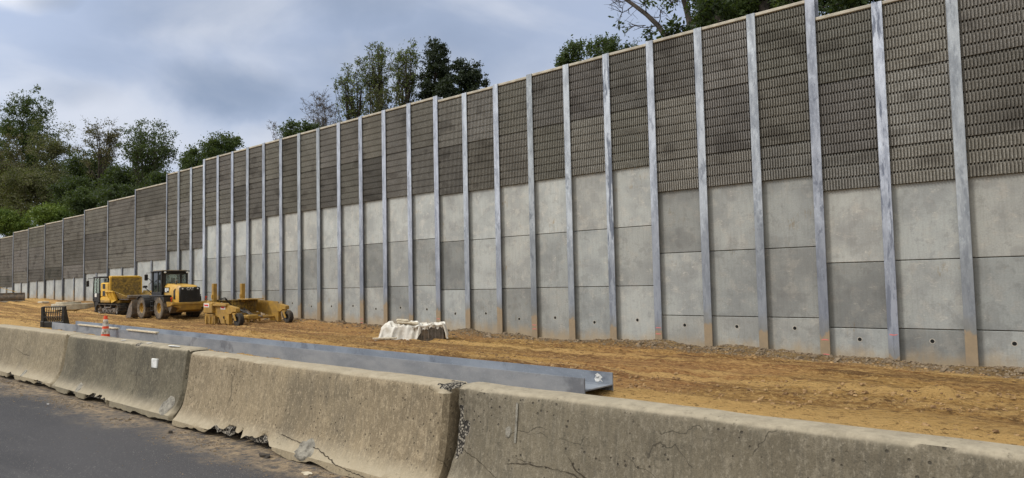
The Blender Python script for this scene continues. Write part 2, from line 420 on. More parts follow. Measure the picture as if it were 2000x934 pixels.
def f_road(T, b):
    g = wpos(T); x, y, z = T.sep(g)
    sp = T.noise(g, 120, 3, .7); st = T.noise(g, 1.2, 5, .6, stretch=(.15, 1.2, 1)); big = T.noise(g, .5, 4, .5, stretch=(.3, 1, 1), off=(3, 1, 1))
    c = T.mix(T.ramp(big, .35, .65), (.058, .056, .060), (.040, .039, .043))
    c = T.mix(T.ramp(st, .5, .7, 0, .5), c, (.085, .082, .084))
    c = T.mix(T.ramp(sp, .55, .75, 0, .6), c, (.16, .155, .15))
    c = T.mix(T.ramp(T.noise(g, 38, 4, .75, off=(2, 8, 1)), .56, .64, 0, .5), c, (.025, .024, .026))
    c = T.mix(T.ramp(T.noise(g, .8, 6, .7, stretch=(.12, 1.6, 1), off=(1, 12, 1)), .55, .62, 0, .4), c, (.10, .097, .098))
    c = T.mix(T.ramp(T.noise(g, 60, 2, .6, off=(5, 5, 5)), .67, .70, 0, .9), c, (.33, .31, .28))
    # sand and dust drifted against the barrier
    e = T.math('ADD', y, T.math('MULTIPLY', T.math('SUBTRACT', T.noise(g, 1.1, 6, .68, stretch=(.45, 1, 1)), .5), 2.3))
    dr = T.math('MULTIPLY', T.ramp(e, 4.05, 4.85), T.ramp(T.noise(g, 9, 6, .75), .34, .60))
    c = T.mix(dr, c, T.mix(T.noise(g, 25, 4, .7), (.42, .33, .21), (.15, .10, .065)))
    pt = T.math('MULTIPLY', T.ramp(T.noise(g, .9, 4, .6, stretch=(.5, 1.1, 1), off=(7, 1, 4)), .62, .70), T.ramp(T.noise(g, 14, 5, .75), .45, .6))
    c = T.mix(T.math('MULTIPLY', pt, T.ramp(y, 2.0, 3.4)), c, (.34, .28, .20))
    T.put(b.inputs['Base Color'], c); bump(T, b, T.math('ADD', sp, T.math('MULTIPLY', dr, 1.5)), .5, .008)
M_road = mat('asphalt', f_road, .85, spec=.3)
M_rock = m_plain('stone', (.27, .205, .135), (.13, .095, .06), 6, .95, bs=.5)
M_clod = m_plain('clay_clod', (.38, .245, .11), (.17, .10, .048), 4, .98, bs=.5)
M_yel = m_plain('yellow_paint', (.60, .36, .055), (.48, .28, .05), 2.5, .45, dirt=(.28, .18, .08), amt=.55, bs=.05)
M_yel2 = m_plain('dusty_yellow_paint', (.40, .235, .04), (.28, .165, .035), 3, .6, dirt=(.22, .145, .06), amt=.7, bs=.1)
M_ycl = m_plain('bright_yellow_paint', (.72, .44, .05), (.62, .37, .05), 2.5, .45, dirt=(.3, .2, .08), amt=.3, bs=.05)
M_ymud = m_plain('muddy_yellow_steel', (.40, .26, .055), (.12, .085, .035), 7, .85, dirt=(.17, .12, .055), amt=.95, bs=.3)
M_blk = m_plain('black_paint', (.014, .014, .015), (.022, .021, .02), 5, .5, dirt=(.06, .045, .03), amt=.35, bs=.05)
M_rub = m_plain('dusty_rubber', (.060, .050, .040), (.15, .118, .085), 6, .95, dirt=(.26, .20, .135), amt=.8, bs=.4)
M_rubd = m_plain('black_rubber', (.020, .019, .018), (.05, .042, .034), 6, .9, dirt=(.12, .09, .06), amt=.6, bs=.3)
M_steel = m_plain('worn_steel', (.17, .15, .13), (.10, .085, .07), 6, .6, metal=.3, dirt=(.25, .17, .10), amt=.7, bs=.3)
M_cap = m_plain('light_grey_part', (.45, .42, .36), (.3, .28, .24), 8, .7)
M_wood = m_plain('pale_timber', (.62, .56, .44), (.45, .38, .27), 10, .8)
M_cloth = m_plain('white_cloth', (.70, .68, .63), (.55, .52, .46), 4, .95, dirt=(.42, .34, .24), amt=.45, bs=.3)
M_orange = m_plain('orange_plastic', (.78, .075, .018), (.62, .055, .015), 12, .5, dirt=(.25, .12, .06), amt=.3)
M_sleeve = m_plain('scuffed_white_sleeve', (.62, .60, .56), (.45, .42, .37), 14, .5, dirt=(.14, .11, .08), amt=.85)
M_pink = mat('pink_marking_paint', None, .7, color=(.62, .17, .16))
M_red = mat('red_sticker', None, .6, color=(.55, .03, .03))
M_lamp = mat('clear_lamp_lens', None, .15, color=(.75, .75, .72), spec=.8)
M_conc = m_plain('new_concrete', (.50, .46, .36), (.38, .34, .26), 4, .9, dirt=(.35, .24, .13), amt=.5, bs=.2)
def f_glass(T, b):
    b.inputs['Transmission Weight'].default_value = .85; b.inputs['IOR'].default_value = 1.05
    b.inputs['Base Color'].default_value = (.62, .70, .66, 1)
M_glass = mat('window_glass', f_glass, .04, spec=.9)
M_tint = mat('tinted_glass', None, .06, color=(.02, .024, .024), spec=.7)


def leafmat(name, c1, c2, c3=None, trans=.25):
    def fn(T, b):
        geo = T.new('ShaderNodeNewGeometry'); r = geo.outputs['Random Per Island']; g = geo.outputs['Position']
        c = T.mix(r, c1, c2)
        if c3: c = T.mix(T.ramp(T.noise(g, .45, 3), .45, .62, 0, .75), c, c3)
        T.put(b.inputs['Base Color'], c)
        tr = T.new('ShaderNodeBsdfTranslucent'); T.put(tr.inputs[0], T.mix(.5, c, (.22, .30, .04)))
        mx = T.new('ShaderNodeMixShader'); mx.inputs[0].default_value = trans
        T.l.new(b.outputs[0], mx.inputs[1]); T.l.new(tr.outputs[0], mx.inputs[2]); T.l.new(mx.outputs[0], T.n['Material Output'].inputs[0])
    return mat(name, fn, .6, spec=.3)
L_dark = leafmat('dark_green_leaves', (.018, .034, .012), (.038, .060, .018), (.013, .025, .010))
L_wil = leafmat('young_green_leaves', (.085, .115, .030), (.15, .18, .052), (.07, .085, .028))
L_mid = leafmat('mid_green_leaves', (.036, .060, .018), (.066, .095, .026), (.022, .042, .014))
L_bright = leafmat('bright_green_leaves', (.10, .16, .026), (.17, .22, .035), (.05, .10, .02))
L_olive = leafmat('olive_leaves', (.10, .105, .044), (.15, .14, .065), (.05, .055, .024), .25)
L_brown = leafmat('brownish_spring_leaves', (.10, .082, .040), (.14, .112, .06), (.055, .052, .024), .25)
L_con = leafmat('dark_needles', (.014, .026, .014), (.028, .040, .020), (.010, .017, .010), .1)
M_bark = m_plain('bark', (.060, .048, .038), (.028, .023, .019), 3, .95, bs=.6)
M_barkg = m_plain('grey_bark', (.15, .13, .115), (.08, .068, .058), 3, .95, bs=.5)

# ------------------------------------------------------------------ ground
WY = 23.0                                    # face of the wall
XB = [-400, -140, -92, -75, -61, -47, -40, -33, -24, -13, -4, 10, 150]
ZB = [6.0, 2.0, 1.30, 1.15, .90, .52, .30, .08, -.10, -.38, -.55, -.8, -1.5]
XM = [-400, -140, -77, -62, -52, -42.6, -33, -20, -4, 150]
ZM = [6.0, 2.0, 1.10, .52, .40, .25, .14, .0, -.30, -1.2]
XA = [-400, -140, -60, -33, -7, 20, 150]
ZA = [5.5, 1.8, .82, .44, .06, -.2, -1.2]
XH = [-400, -92, -77, -66, -55, -47, -30, -12, 0, 150]      # level of the retained hillside just behind the wall
ZH = [3.0, 2.3, 2.8, 3.2, 3.9, 5.6, 6.0, 5.5, 4.5, 4.5]
def zroad(x): return -.008 * x
def zdirt(x, y):
    a, mm, b = np.interp(x, XA, ZA), np.interp(x, XM, ZM), np.interp(x, XB, ZB)
    t1 = np.clip((y - 10) / 9, 0, 1); t2 = np.clip((y - 19) / 3.7, 0, 1)
    z = a + (mm - a) * t1 + (b - mm) * t2
    t0 = np.clip((y - 5.6) / 3.0, 0, 1)
    return zroad(x) * (1 - t0) + z * t0
def zhill(x, y): return np.interp(x, XH, ZH) + .10 * np.clip(y - 23.4, 0, 60)
rng = np.random.RandomState(5)
def vnoise(x, y, sx, sy, seed):
    """smooth value noise"""
    r = np.random.RandomState(seed); G = r.rand(256, 256)
    u = x / sx + 1000.3; v = y / sy + 1000.7
    i = np.floor(u).astype(int); j = np.floor(v).astype(int); a = u - i; b = v - j; a = a * a * (3 - 2 * a); b = b * b * (3 - 2 * b)
    g = lambda p, q: G[p % 256, q % 256]
    return (g(i, j) * (1 - a) + g(i + 1, j) * a) * (1 - b) + (g(i, j + 1) * (1 - a) + g(i + 1, j + 1) * a) * b
def rough(x, y):
    h = (vnoise(x, y, 7, .9, 1) - .5) * .10 + (vnoise(x, y, 2.2, .35, 2) - .5) * .075 + (vnoise(x, y, .55, .28, 3) - .5) * .05 + (vnoise(x, y, .22, .16, 4) - .5) * .035
    h += (vnoise(x, y, 5, 2, 6) - .5) * .10
    lump = np.clip(vnoise(x, y, 6, 1.3, 12) - .45, 0, 1) * 2.2
    h += lump * (np.abs(vnoise(x, y, .30, .22, 13) - .5) * .24 + np.abs(vnoise(x, y, .8, .4, 14) - .5) * .20)
    for c_, wd in ((11.6, .22), (13.5, .22), (15.2, .26), (17.2, .26), (18.9, .2)):
        q = (y - c_ - 1.6 * (vnoise(x, y * 0, 22, 1, int(c_ * 10)) - .5)) / wd
        h = h - .07 * np.exp(-q ** 4) + .045 * np.exp(-((np.abs(q) - 1.5) / .35) ** 2)
    rid = np.exp(-((y - 21.9 - .5 * (vnoise(x, y, 3, 50, 9) - .5)) / .65) ** 2)           # ridge of spoil at the foot of the wall
    h += rid * (vnoise(x, y, 1.3, .8, 7)) * .22
    return h
def ground_z(x, y):
    x = np.asarray(x, float); y = np.asarray(y, float)
    k = np.clip((y - 5.7) / .8, 0, 1) * np.clip((23.0 - y) / .4, 0, 1)
    d = zdirt(x, y) + rough(x, y) * k
    hl = zhill(x, y) + (vnoise(x, y, 6, 6, 8) - .5) * .5
    rd = zroad(x) - .06
    out = np.where(y < 5.2, rd, d)
    s = np.clip((y - 23.12) / .25, 0, 1)
    return out * (1 - s) + hl * s
def gz(x, y): return float(ground_z(x, y))

xs = np.concatenate([np.linspace(-900, -160, 12), np.arange(-155, -60, 1.2), np.arange(-60, -28, .32), np.arange(-28, 5, .13), np.arange(5, 20, .8), np.linspace(21, 700, 12)])
ys = np.concatenate([np.linspace(-500, -20, 8), np.array([-12, -4, 3, 5.15, 5.3]), np.arange(5.6, 23.1, .11), np.array([23.12, 23.25, 23.4]), np.arange(24.4, 60, 2.5), np.array([70, 90, 130, 200, 400, 900])])
X, Y = np.meshgrid(xs, ys, indexing='ij'); Z = ground_z(X, Y)
def grid_mesh(name, X, Y, Z, mats, flip=False):
    nx, ny = X.shape; me = bpy.data.meshes.new(name)
    co = np.stack([X, Y, Z], -1).reshape(-1, 3); me.vertices.add(len(co)); me.vertices.foreach_set('co', co.ravel())
    i, j = np.meshgrid(np.arange(nx - 1), np.arange(ny - 1), indexing='ij'); a = i * ny + j
    q = np.stack([a, a + ny, a + ny + 1, a + 1], -1).reshape(-1, 4)
    if flip: q = q[:, ::-1]
    me.loops.add(q.size); me.loops.foreach_set('vertex_index', q.ravel().astype(np.int32))
    me.polygons.add(len(q)); me.polygons.foreach_set('loop_start', (np.arange(len(q)) * 4).astype(np.int32))
    me.polygons.foreach_set('use_smooth', np.ones(len(q), bool))
    me.materials.append(mats); me.update(calc_edges=True); me.validate(); return me
tag(link('ground', grid_mesh('ground', X, Y, Z, M_ground)), 'churned orange brown clay of the building site below the wall', kind='structure')
xs = np.concatenate([np.linspace(-900, -60, 10), np.arange(-55, 12, 1.0), np.linspace(15, 700, 10)]); ys = np.array([-9.0, -6, -3, 0, 2, 3, 4, 5.14])
X, Y = np.meshgrid(xs, ys, indexing='ij')
tag(link('road', grid_mesh('road', X, Y, zroad(X), M_road)), 'dark asphalt road lane with grit along the concrete barrier', kind='structure')

# ------------------------------------------------------------------ the wall
P0X, SP = -3.26, 1.902
postx = {k: P0X - SP * k for k in range(-3, 27)}
DX = [-52.71, -58.25, -63.76, -69.04, -74.44, -79.5, -84.6, -89.68, -94.8, -100.0, -105.3, -110.6]   # posts of the wide bays
top_z = {-2: 10.15, -1: 10.15, 0: 10.13, 1: 10.13}; bot_z = {-2: 4.70, -1: 4.70, 0: 4.69, 1: 4.69}
j1 = {-2: 2.49, -1: 2.49, 0: 2.48, 1: 2.46}; j2 = {-2: .52, -1: .52, 0: .51, 1: .49}
for k in (2, 3, 4): top_z[k], bot_z[k], j1[k], j2[k] = 10.77, 5.21, 2.99, .77
for k, a, b_, c_, d_ in ((5, 10.72, 6.24, 4.03, 1.83), (6, 10.71, 6.23, 4.02, 1.82), (7, 10.71, 6.23, 4.01, 1.81), (8, 10.66, 6.20, 4.00, 1.79), (9, 10.63, 6.17, 3.97, 1.76), (10, 10.63, 6.17, 3.97, 1.75)):
    top_z[k], bot_z[k], j1[k], j2[k] = a, b_, c_, d_
for k in range(11, 23):
    t = (k - 11) / 11.0
    top_z[k], bot_z[k], j1[k], j2[k] = 10.84 - .09 * t, 6.38 - .13 * t, 4.17 - .17 * t, 1.96 - .21 * t
for k in (23, 24, 25): top_z[k], bot_z[k] = 10.40, 4.78
FT = [9.80, 9.38, 9.04, 8.70, 8.55, 8.43, 8.33, 7.98, 7.7, 7.5, 7.3]
FB = [4.19, 3.80, 3.49, 3.18, 3.10, 3.02, 2.95, 2.55, 2.4, 2.3, 2.2]
wall = empty('noise_wall', (-45, WY, 0.1), 0, 'tall highway noise wall of smooth grey panels below dark ribbed panels between steel posts', 'wall')
WO = Vector(wall.location)
def wl(x, y, z): return (x - WO.x, y - WO.y, z - WO.z)
R = random.Random(11)
TONE = {}
def wpart(mb, name, mats, x, z, color=None, y=WY, smooth=False):
    """a wall part whose own origin is at (x, y, z)"""
    mb.v = [(a - x, b - y, c - z) for a, b, c in mb.v]
    return mb.build(name, mats, wall, smooth, loc=wl(x, y, z), color=color)

def concrete_panel(x0, x1, z0, z1, tone, low=False, hole=None, warm=1.0):
    mb = MB(); mb.bbox(x0, WY, z0 + .012, x1, WY + .12, z1 - .008, .014)
    if hole is not None:
        c = Vector(((x0 + x1) / 2, WY - .004, hole)); n = 12; r = .055
        mb.add([(c.x + r * cos(2 * pi * i / n), c.y, c.z + r * sin(2 * pi * i / n)) for i in range(n)], [tuple(range(n))], 1)
        r2 = .075
        mb.add([(c.x + q * cos(2 * pi * i / n), c.y + .001, c.z + q * sin(2 * pi * i / n)) for q in (r, r2) for i in range(n)],
               [(i, (i + 1) % n, n + (i + 1) % n, n + i) for i in range(n)], 2)
    zz = z0
    if low: zz = float(np.interp((x0 + x1) / 2, XB, ZB))
    return wpart(mb, 'concrete_panel', [M_panel, M_hole, M_cap], (x0 + x1) / 2, zz, (tone, tone * (.5 + .5 * warm), tone * warm, 1.0 if low else 0.0))

PITCHZ = .315
def acoustic_panel(x0, x1, z0, z1, tone, nf, top=False, bottom=False, det=True):
    mb = MB(); yb, yf = WY + .02, WY - .115
    mb.box(x0, yb, z0, x1, yb + .12, z1)
    e = .055
    mb.box(x0, yf, z0 + .01, x0 + e, yb, z1 - .012); mb.box(x1 - e, yf, z0 + .01, x1, yb, z1 - .012)
    a, b_ = z0 + .012, z1 - .012
    rows = max(1, round((b_ - a) / PITCHZ)); ph = (b_ - a) / rows
    xa, xb = x0 + e + .004, x1 - e - .004; pw = (xb - xa) / (nf + .5)
    yv = yf + .042
    for i in range(nf + 1):          # smooth valleys between the ribs
        l_ = xa + i * pw - (.0 if i == 0 else pw * .0); mb.box(l_, yv, a, l_ + pw * .5, yb, b_)
    for r in range(rows):            # rib blocks with a sloping head and a dark pocket above each
        q0 = a + r * ph; rz0, rz1 = q0 + .004, q0 + ph - .040
        if bottom and r == 0: rz0 = q0 - .010
        for i in range(nf):
            c = xa + (i + .75) * pw; h0, h1 = pw * .25, pw * .19
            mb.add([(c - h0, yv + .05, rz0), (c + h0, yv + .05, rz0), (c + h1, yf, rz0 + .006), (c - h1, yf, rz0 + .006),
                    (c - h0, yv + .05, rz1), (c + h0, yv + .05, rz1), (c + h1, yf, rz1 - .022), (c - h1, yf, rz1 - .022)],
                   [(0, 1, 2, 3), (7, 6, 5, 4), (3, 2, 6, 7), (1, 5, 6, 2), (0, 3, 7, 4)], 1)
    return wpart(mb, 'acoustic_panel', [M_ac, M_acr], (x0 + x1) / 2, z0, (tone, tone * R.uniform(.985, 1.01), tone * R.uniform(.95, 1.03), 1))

def coping(x0, x1, z):
    mb = MB(); mb.bbox(x0 - .003, WY - .135, z - .075, x1 + .003, WY + .16, z + .03, .015)
    wpart(mb, 'coping', M_cop, (x0 + x1) / 2, z - .075, (1, 1, 1, 1))

FL = .145
def post(x, ztop, spare=False, wdt=FL, streak=False, stub=False):
    zb = float(np.interp(x, XB, ZB)) - .35
    mb = MB()
    yf = WY - .175
    ty = yf + .03
    mb.bbox(x - wdt, yf, zb, x + wdt, ty, ztop, .006)
    mb.box(x - .012, ty - .004, zb, x + .012, WY + .19, ztop - .002)
    mb.bbox(x - wdt, WY + .185, zb, x + wdt, WY + .215, ztop, .006)
    t = R.uniform(.78, 1.18) * (.62 if x < -53 else 1)
    zg = float(np.interp(x, XB, ZB))
    kk = round((P0X - x) / SP)
    off = {1: -.85, 0: -.05, 2: -.3, 3: -.25, 4: -.1, 5: -.5}.get(kk, R.uniform(-.55, .2)) if x > -53 else R.uniform(-.7, -.3)
    return wpart(mb, 'post', M_post, x, zg + off, (t, t, t * R.uniform(.96, 1.05), 0.0 if streak else 1.0))

tone_j = {  # light and dark concrete panels as they stand, (upper, middle, lower)
    -1: (.82, .66, .84), 0: (.9, .86, .62), 1: (1.0, .58, .92), 2: (.78, .66, .84), 3: (.86, .76, .90), 4: (.66, .90, .88), 5: (1.02, .84, .98), 6: (1.0, .9, .80), 7: (1.12, .84, .80), 8: (1.08, .95, .66),
    9: (1.10, .98, .74), 10: (1.06, .58, .98), 11: (1.16, .74, .92), 12: (1.16, .92, .68), 13: (1.12, .62, .96), 14: (1.14, .96, .92), 15: (1.14, .86, 1.0), 16: (1.12, .68, .86), 17: (1.2, .84, .82), 18: (1.12, .92, .72), 19: (1.1, .88, .94),
    20: (1.18, .70, .9), 21: (1.18, .94, .78), 22: (1.1, .80, .72), -2: (.9, .7, .8)}
e = .014
for k in range(-2, 23):
    xr, xl = postx[k] - e, postx[k + 1] + e
    zg = float(np.interp((xl + xr) / 2, XB, ZB))
    a, b_, c_ = tone_j[k]
    concrete_panel(xl, xr, j1[k], bot_z[k] + .02, a * R.uniform(.96, 1.04), warm=R.uniform(.93, 1.0))
    concrete_panel(xl, xr, j2[k], j1[k], b_ * R.uniform(.96, 1.04), warm=R.uniform(.93, 1.0))
    hz = j2[k] - .33 if k <= 4 else zg + R.uniform(.72, .95)
    concrete_panel(xl, xr, zg - .25, j2[k], c_, True, hz, warm=R.uniform(.92, 1.0))
    zt, zb = top_z[k], bot_z[k]
    js = [zb, zb + 1.12, zb + 3.34, zt] if k <= 4 else [zb, zb + 2.2, zt]
    for i in range(len(js) - 1):
        tn = R.uniform(.70, 1.10)
        if (k, i) in ((13, 0),): tn = .62
        if (k, i) in ((1, 2), (-1, 1)): tn = .70
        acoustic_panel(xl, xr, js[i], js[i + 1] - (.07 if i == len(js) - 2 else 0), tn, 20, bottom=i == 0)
    coping(xl, xr, zt)
for k in (23, 24, 25):
    xr, xl = postx[k] - e, postx[k + 1] + e
    zt, zb = top_z[k], bot_z[k]; zg = float(np.interp(xl, XB, ZB))
    concrete_panel(xl, xr, 2.55, zb + .02, (1.12, .82, .76)[k - 23]); concrete_panel(xl, xr, zg - .3, 2.55, (.95, .86, .9)[k - 23], True)
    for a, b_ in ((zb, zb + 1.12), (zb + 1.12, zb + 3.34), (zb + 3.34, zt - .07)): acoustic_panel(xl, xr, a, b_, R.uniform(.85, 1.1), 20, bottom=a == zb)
    coping(xl, xr, zt)
for i in range(11):
    xr, xl = DX[i] - e, DX[i + 1] + e; xm = (xl + xr) / 2
    zt, zb = FT[i], FB[i]; zg = float(np.interp(xm, XB, ZB))
    if i < 8:
        for a, b_ in ((xl, xm - .02), (xm + .02, xr)): concrete_panel(a, b_, zg - .35, zb + .02, R.uniform(.92, 1.12), True, warm=1.02)
        js = [zb, zb + 1.15, zb + 3.4, zt - .07]
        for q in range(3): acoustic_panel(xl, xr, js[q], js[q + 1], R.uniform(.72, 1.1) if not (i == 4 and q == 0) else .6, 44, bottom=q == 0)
        mb = MB(); mb.bbox(xm - .09, WY - .09, zg - .3, xm + .09, WY - .02, zb - .002, .006)
        wpart(mb, 'post', M_post, xm, zg - .2, (.8, .8, .8, 1))
    else:
        if i == 8: concrete_panel(DX[11], xr, zg - .5, FB[10] + .02, 1.0, True)
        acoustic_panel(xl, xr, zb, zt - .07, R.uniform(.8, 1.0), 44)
    coping(xl, xr, zt)
for k in range(-2, 26):
    zt = max(top_z.get(k, 0), top_z.get(k - 1, 0)) + .03
    if k == 2: zt = 10.95
    po = post(postx[k], zt, streak=k in (6, 1))
for i, x in enumerate(DX):
    zt = max(FT[i] if i < 11 else 0, FT[i - 1] if i > 0 else 10.40) + .04
    post(x, zt, wdt=.075)
# spray-painted survey marks on the mud at the foot of some posts
pk = {}
for o in wall.children:
    if o.name.startswith('post'): pk[round(o.location.x + WO.x, 1)] = o
def pink(k, zs):
    o = pk[round(postx[k], 1)]; x = postx[k]
    for i, z in enumerate(zs):
        mb = MB(); a = R.uniform(-.02, .02)
        mb.prism([(-.10, -.014), (.0, -.018 + a), (.11, -.012), (.12, .010), (.02, .012 + a), (-.09, .014)], -.003, 0, 'y')
        ob = mb.build('paint_mark', M_pink, o); ob.location = (x - (o.location.x + WO.x), -.176, z - (o.location.z + WO.z))
for k, zz in ((5, (.33, .12)), (2, (.12, -.32)), (8, (.30, .12)), (11, (.42,)), (1, (.35,)), (14, (.3, .12))): pink(k, zz)

# ------------------------------------------------------------------ concrete road barrier
TOE = 4.80
PROF = [(.0, .0), (.0, .05), (.004, .095), (.05, .135), (.10, .20), (.145, .28), (.178, .37), (.202, .48), (.222, .60), (.242, .74), (.258, .88), (.270, .98), (.282, 1.03), (.305, 1.058), (.345, 1.068),
        (.45, 1.072), (.56, 1.070), (.60, 1.060), (.625, 1.03), (.64, .9), (.68, .5), (.72, .3), (.83, .13), (.87, .09), (.87, .0)]
PROF_Y = [p[0] for p in PROF]
def prof_at(z):
    f = PROF[:14]
    return float(np.interp(z, [p[1] for p in f], [p[0] for p in f]))
def barrier(x0, x1, label, tone, dy0=0, dy1=0, dz=0, seed=0, notches=(), chips=()):
    root = empty('concrete_barrier', ((x0 + x1) / 2, TOE, zroad((x0 + x1) / 2)), 0, label, 'concrete barrier', 'precast concrete barriers lined up along the road edge')
    o0 = Vector(root.location); L = x1 - x0; n = int(L / .05); prof = []
    # resample the profile more finely
    for (a, b_), (c_, d_) in zip(PROF[:-1], PROF[1:]):
        k = max(1, int(sqrt((c_ - a) ** 2 + (d_ - b_) ** 2) / .045))
        for i in range(k): prof.append((a + (c_ - a) * i / k, b_ + (d_ - b_) * i / k))
    prof.append(PROF[-1]); m_ = len(prof); P = np.array(prof)
    xs = np.linspace(x0, x1, n + 1); V = np.zeros((n + 1, m_, 3))
    for i, x in enumerate(xs):
        t = i / n; dy = dy0 + (dy1 - dy0) * t
        V[i, :, 0] = x - o0.x; V[i, :, 1] = P[:, 0] + dy; V[i, :, 2] = P[:, 1] + dz + zroad(x) - o0.z
    u = np.repeat(xs[:, None], m_, 1); vv = np.cumsum(np.r_[0, np.hypot(*(P[1:] - P[:-1]).T)])[None, :].repeat(n + 1, 0)
    d = (vnoise(u, vv, .5, .4, 21 + seed) - .5) * .010 + (vnoise(u, vv, .12, .12, 22 + seed) - .5) * .006 + (vnoise(u, vv, 1.5, 10, 23 + seed) - .5) * .02
    V[:, :, 1] += d
    V[:, :, 2] += ((vnoise(u, vv * 0, .35, 1, 24 + seed) - .5) * .010) * (P[:, 1] > 1.0)[None, :]
    hurt = np.zeros((n + 1, m_), bool)
    # broken-out places: (x, z, radius x, radius z, depth)
    for (cx, cz, rx, rz, dep) in list(notches):
        q = np.sqrt(((u - cx) / rx) ** 2 + ((P[None, :, 1] - cz) / rz) ** 2) + (vnoise(u, vv, .10, .10, 31 + seed) - .5) * .9
        k = np.clip((1 - q) / .35, 0, 1) * (P[None, :, 0] < .6); hurt |= (k > (.25 if cz < .5 else .6))
        V[:, :, 1] += k * dep * (.75 + .5 * vnoise(u, vv, .05, .05, 33))
        V[:, :, 2] += k * dep * .8 * (P[None, :, 1] < .3) - k * dep * .5 * (P[None, :, 1] > .9)
    # slightly ragged toe
    rag = np.clip(vnoise(u, vv * 0, .5, 1, 41 + seed) - .55, 0, 1) * .16 + np.clip(vnoise(u, vv * 0, .12, 1, 42 + seed) - .5, 0, 1) * .05
    low = np.clip(1 - P[None, :, 1] / .09, 0, 1) * (P[None, :, 0] < .3)
    V[:, :, 2] += rag * low; 
    # worn corners at both ends
    for s, xe in ((1, x0), (-1, x1)):
        k = np.clip(1 - np.abs(u - xe) / (.05 + .04 * vnoise(vv, u * 0, .12, 1, 43 + seed)), 0, 1)
        V[:, :, 1] += k * k * .055 * (P[None, :, 0] < .3); V[:, :, 2] -= k * k * .03 * (P[None, :, 1] > 1.0)
    mb = MB(); mb.v = [tuple(p) for p in V.reshape(-1, 3)]
    for i in range(n):
        for j in range(m_ - 1):
            a = i * m_ + j; mb.f.append((a, a + m_, a + m_ + 1, a + 1)); mb.m.append(1 if hurt[i, j] and hurt[i + 1, j + 1] else 0)
    mb.f.append(tuple(range(m_ - 1, -1, -1))[::-1]); mb.m.append(0); mb.f.append(tuple(range(n * m_, (n + 1) * m_))[::-1]); mb.m.append(0)
    body = mb.build('body', [M_bar, M_agg], root, smooth=True, color=(tone[0], tone[1], tone[2], 1))
    return root, (lambda x, z, off=.004: (x - o0.x, prof_at(z) + dy0 + (dy1 - dy0) * (x - x0) / L - off + float((vnoise(np.array([x]), np.array([10.]), 1.5, 10, 23 + seed) - .5)[0]) * .0, z + dz + zroad(x) - o0.z))

def surf_patch(root, S, x, z, rx, rz, name, mt, seed, off=.010, n=18):
    """a thin irregular patch lying on the barrier's face"""
    rr = random.Random(seed); mb = MB(); rad = [rr.uniform(.65, 1.15) for _ in range(n)]; rad = [(rad[i] + rad[i - 1]) / 2 for i in range(n)]
    rings = 4; vs = [S(x, z, off + .002)]
    for k in range(1, rings + 1):
        for i in range(n):
            q = 2 * pi * i / n; f = k / rings
            vs.append(S(x + rx * rad[i] * f * cos(q), max(.0, min(1.03, z + rz * rad[i] * f * sin(q))), off if k < rings else -.002))
    fs = [(0, 1 + i, 1 + (i + 1) % n) for i in range(n)]
    for k in range(rings - 1):
        for i in range(n): fs.append((1 + k * n + i, 1 + (k + 1) * n + i, 1 + (k + 1) * n + (i + 1) % n, 1 + k * n + (i + 1) % n))
    mb.add(vs, fs); return mb.build(name, mt, root)
def surf_crack(root, S, pts, wd=.006, seed=0, off=.007):
    rr = random.Random(seed); P = []
    for (a, b_), (c_, d_) in zip(pts[:-1], pts[1:]):
        k = max(2, int(sqrt((a - c_) ** 2 + (b_ - d_) ** 2) / .035))
        for i in range(k): P.append((a + (c_ - a) * i / k + rr.uniform(-.006, .006), b_ + (d_ - b_) * i / k + rr.uniform(-.007, .007)))
    P.append(pts[-1]); vs = []; n = len(P)
    for i, (x, z) in enumerate(P):
        a = P[max(0, i - 1)]; b_ = P[min(n - 1, i + 1)]; dx, dz = b_[0] - a[0], b_[1] - a[1]; L = sqrt(dx * dx + dz * dz) or 1
        h = wd * .5 * rr.uniform(.35, 1.1) * (.25 + .75 * min(1, min(i, n - 1 - i) / 4)); nx, nz = -dz / L * h, dx / L * h
        vs += [S(x + nx, z + nz, off), S(x - nx, z - nz, off)]
    mb = MB(); mb.add(vs, [(2 * i, 2 * i + 1, 2 * i + 3, 2 * i + 2) for i in range(n - 1)]); return mb.build('crack', M_crack, root)

JX = [-32.9, -27.35, -21.8, -16.30, -10.92, -5.18, .62, 6.2, 11.8]
gp = .032
b0, S0 = barrier(JX[3] + gp - 5.5, JX[3] - gp, 'concrete road barrier at the left edge of the photo, before the traffic cone', (.98, .96, .93), .0, .03, dz=.055, seed=1, notches=[(-18.9, .0, .35, .10, .06), (-17.1, .02, .25, .07, .05)])
b1, S1 = barrier(JX[3] + gp, JX[4] - gp, 'dark stained concrete barrier with a small white square tag, in front of the cone', (.60, .62, .63), .02, .0, dz=.035, seed=2,
                 notches=[(-13.9, .02, .60, .085, .07), (-16.27, .9, .06, .3, .03), (-12.9, 1.05, .22, .025, .02), (-15.1, .0, .2, .08, .05)])
b2, S2 = barrier(JX[4] + gp, JX[5] - gp, 'tan streaked concrete barrier with a broken bottom edge, third from the left', (1.12, 1.06, 1.0), -.005, -.045, seed=3,
                 notches=[(-9.3, .04, .50, .10, .07), (-8.6, .03, .55, .12, .09), (-9.55, 1.03, .18, .022, .02), (-8.9, 1.05, .12, .02, .015), (-5.25, 1.05, .22, .05, .03)])
b3, S3 = barrier(JX[5] + gp, JX[6] - gp, 'large grey brown concrete barrier with long curved cracks, nearest of the row', (.71, .72, .75), .005, .02, seed=4,
                 notches=[(-5.10, .66, .16, .30, .035), (-4.75, 1.05, .10, .018, .012), (-2.1, 1.045, .06, .02, .015), (-.95, 1.035, .11, .022, .02), (-3.1, 1.045, .05, .016, .012)])
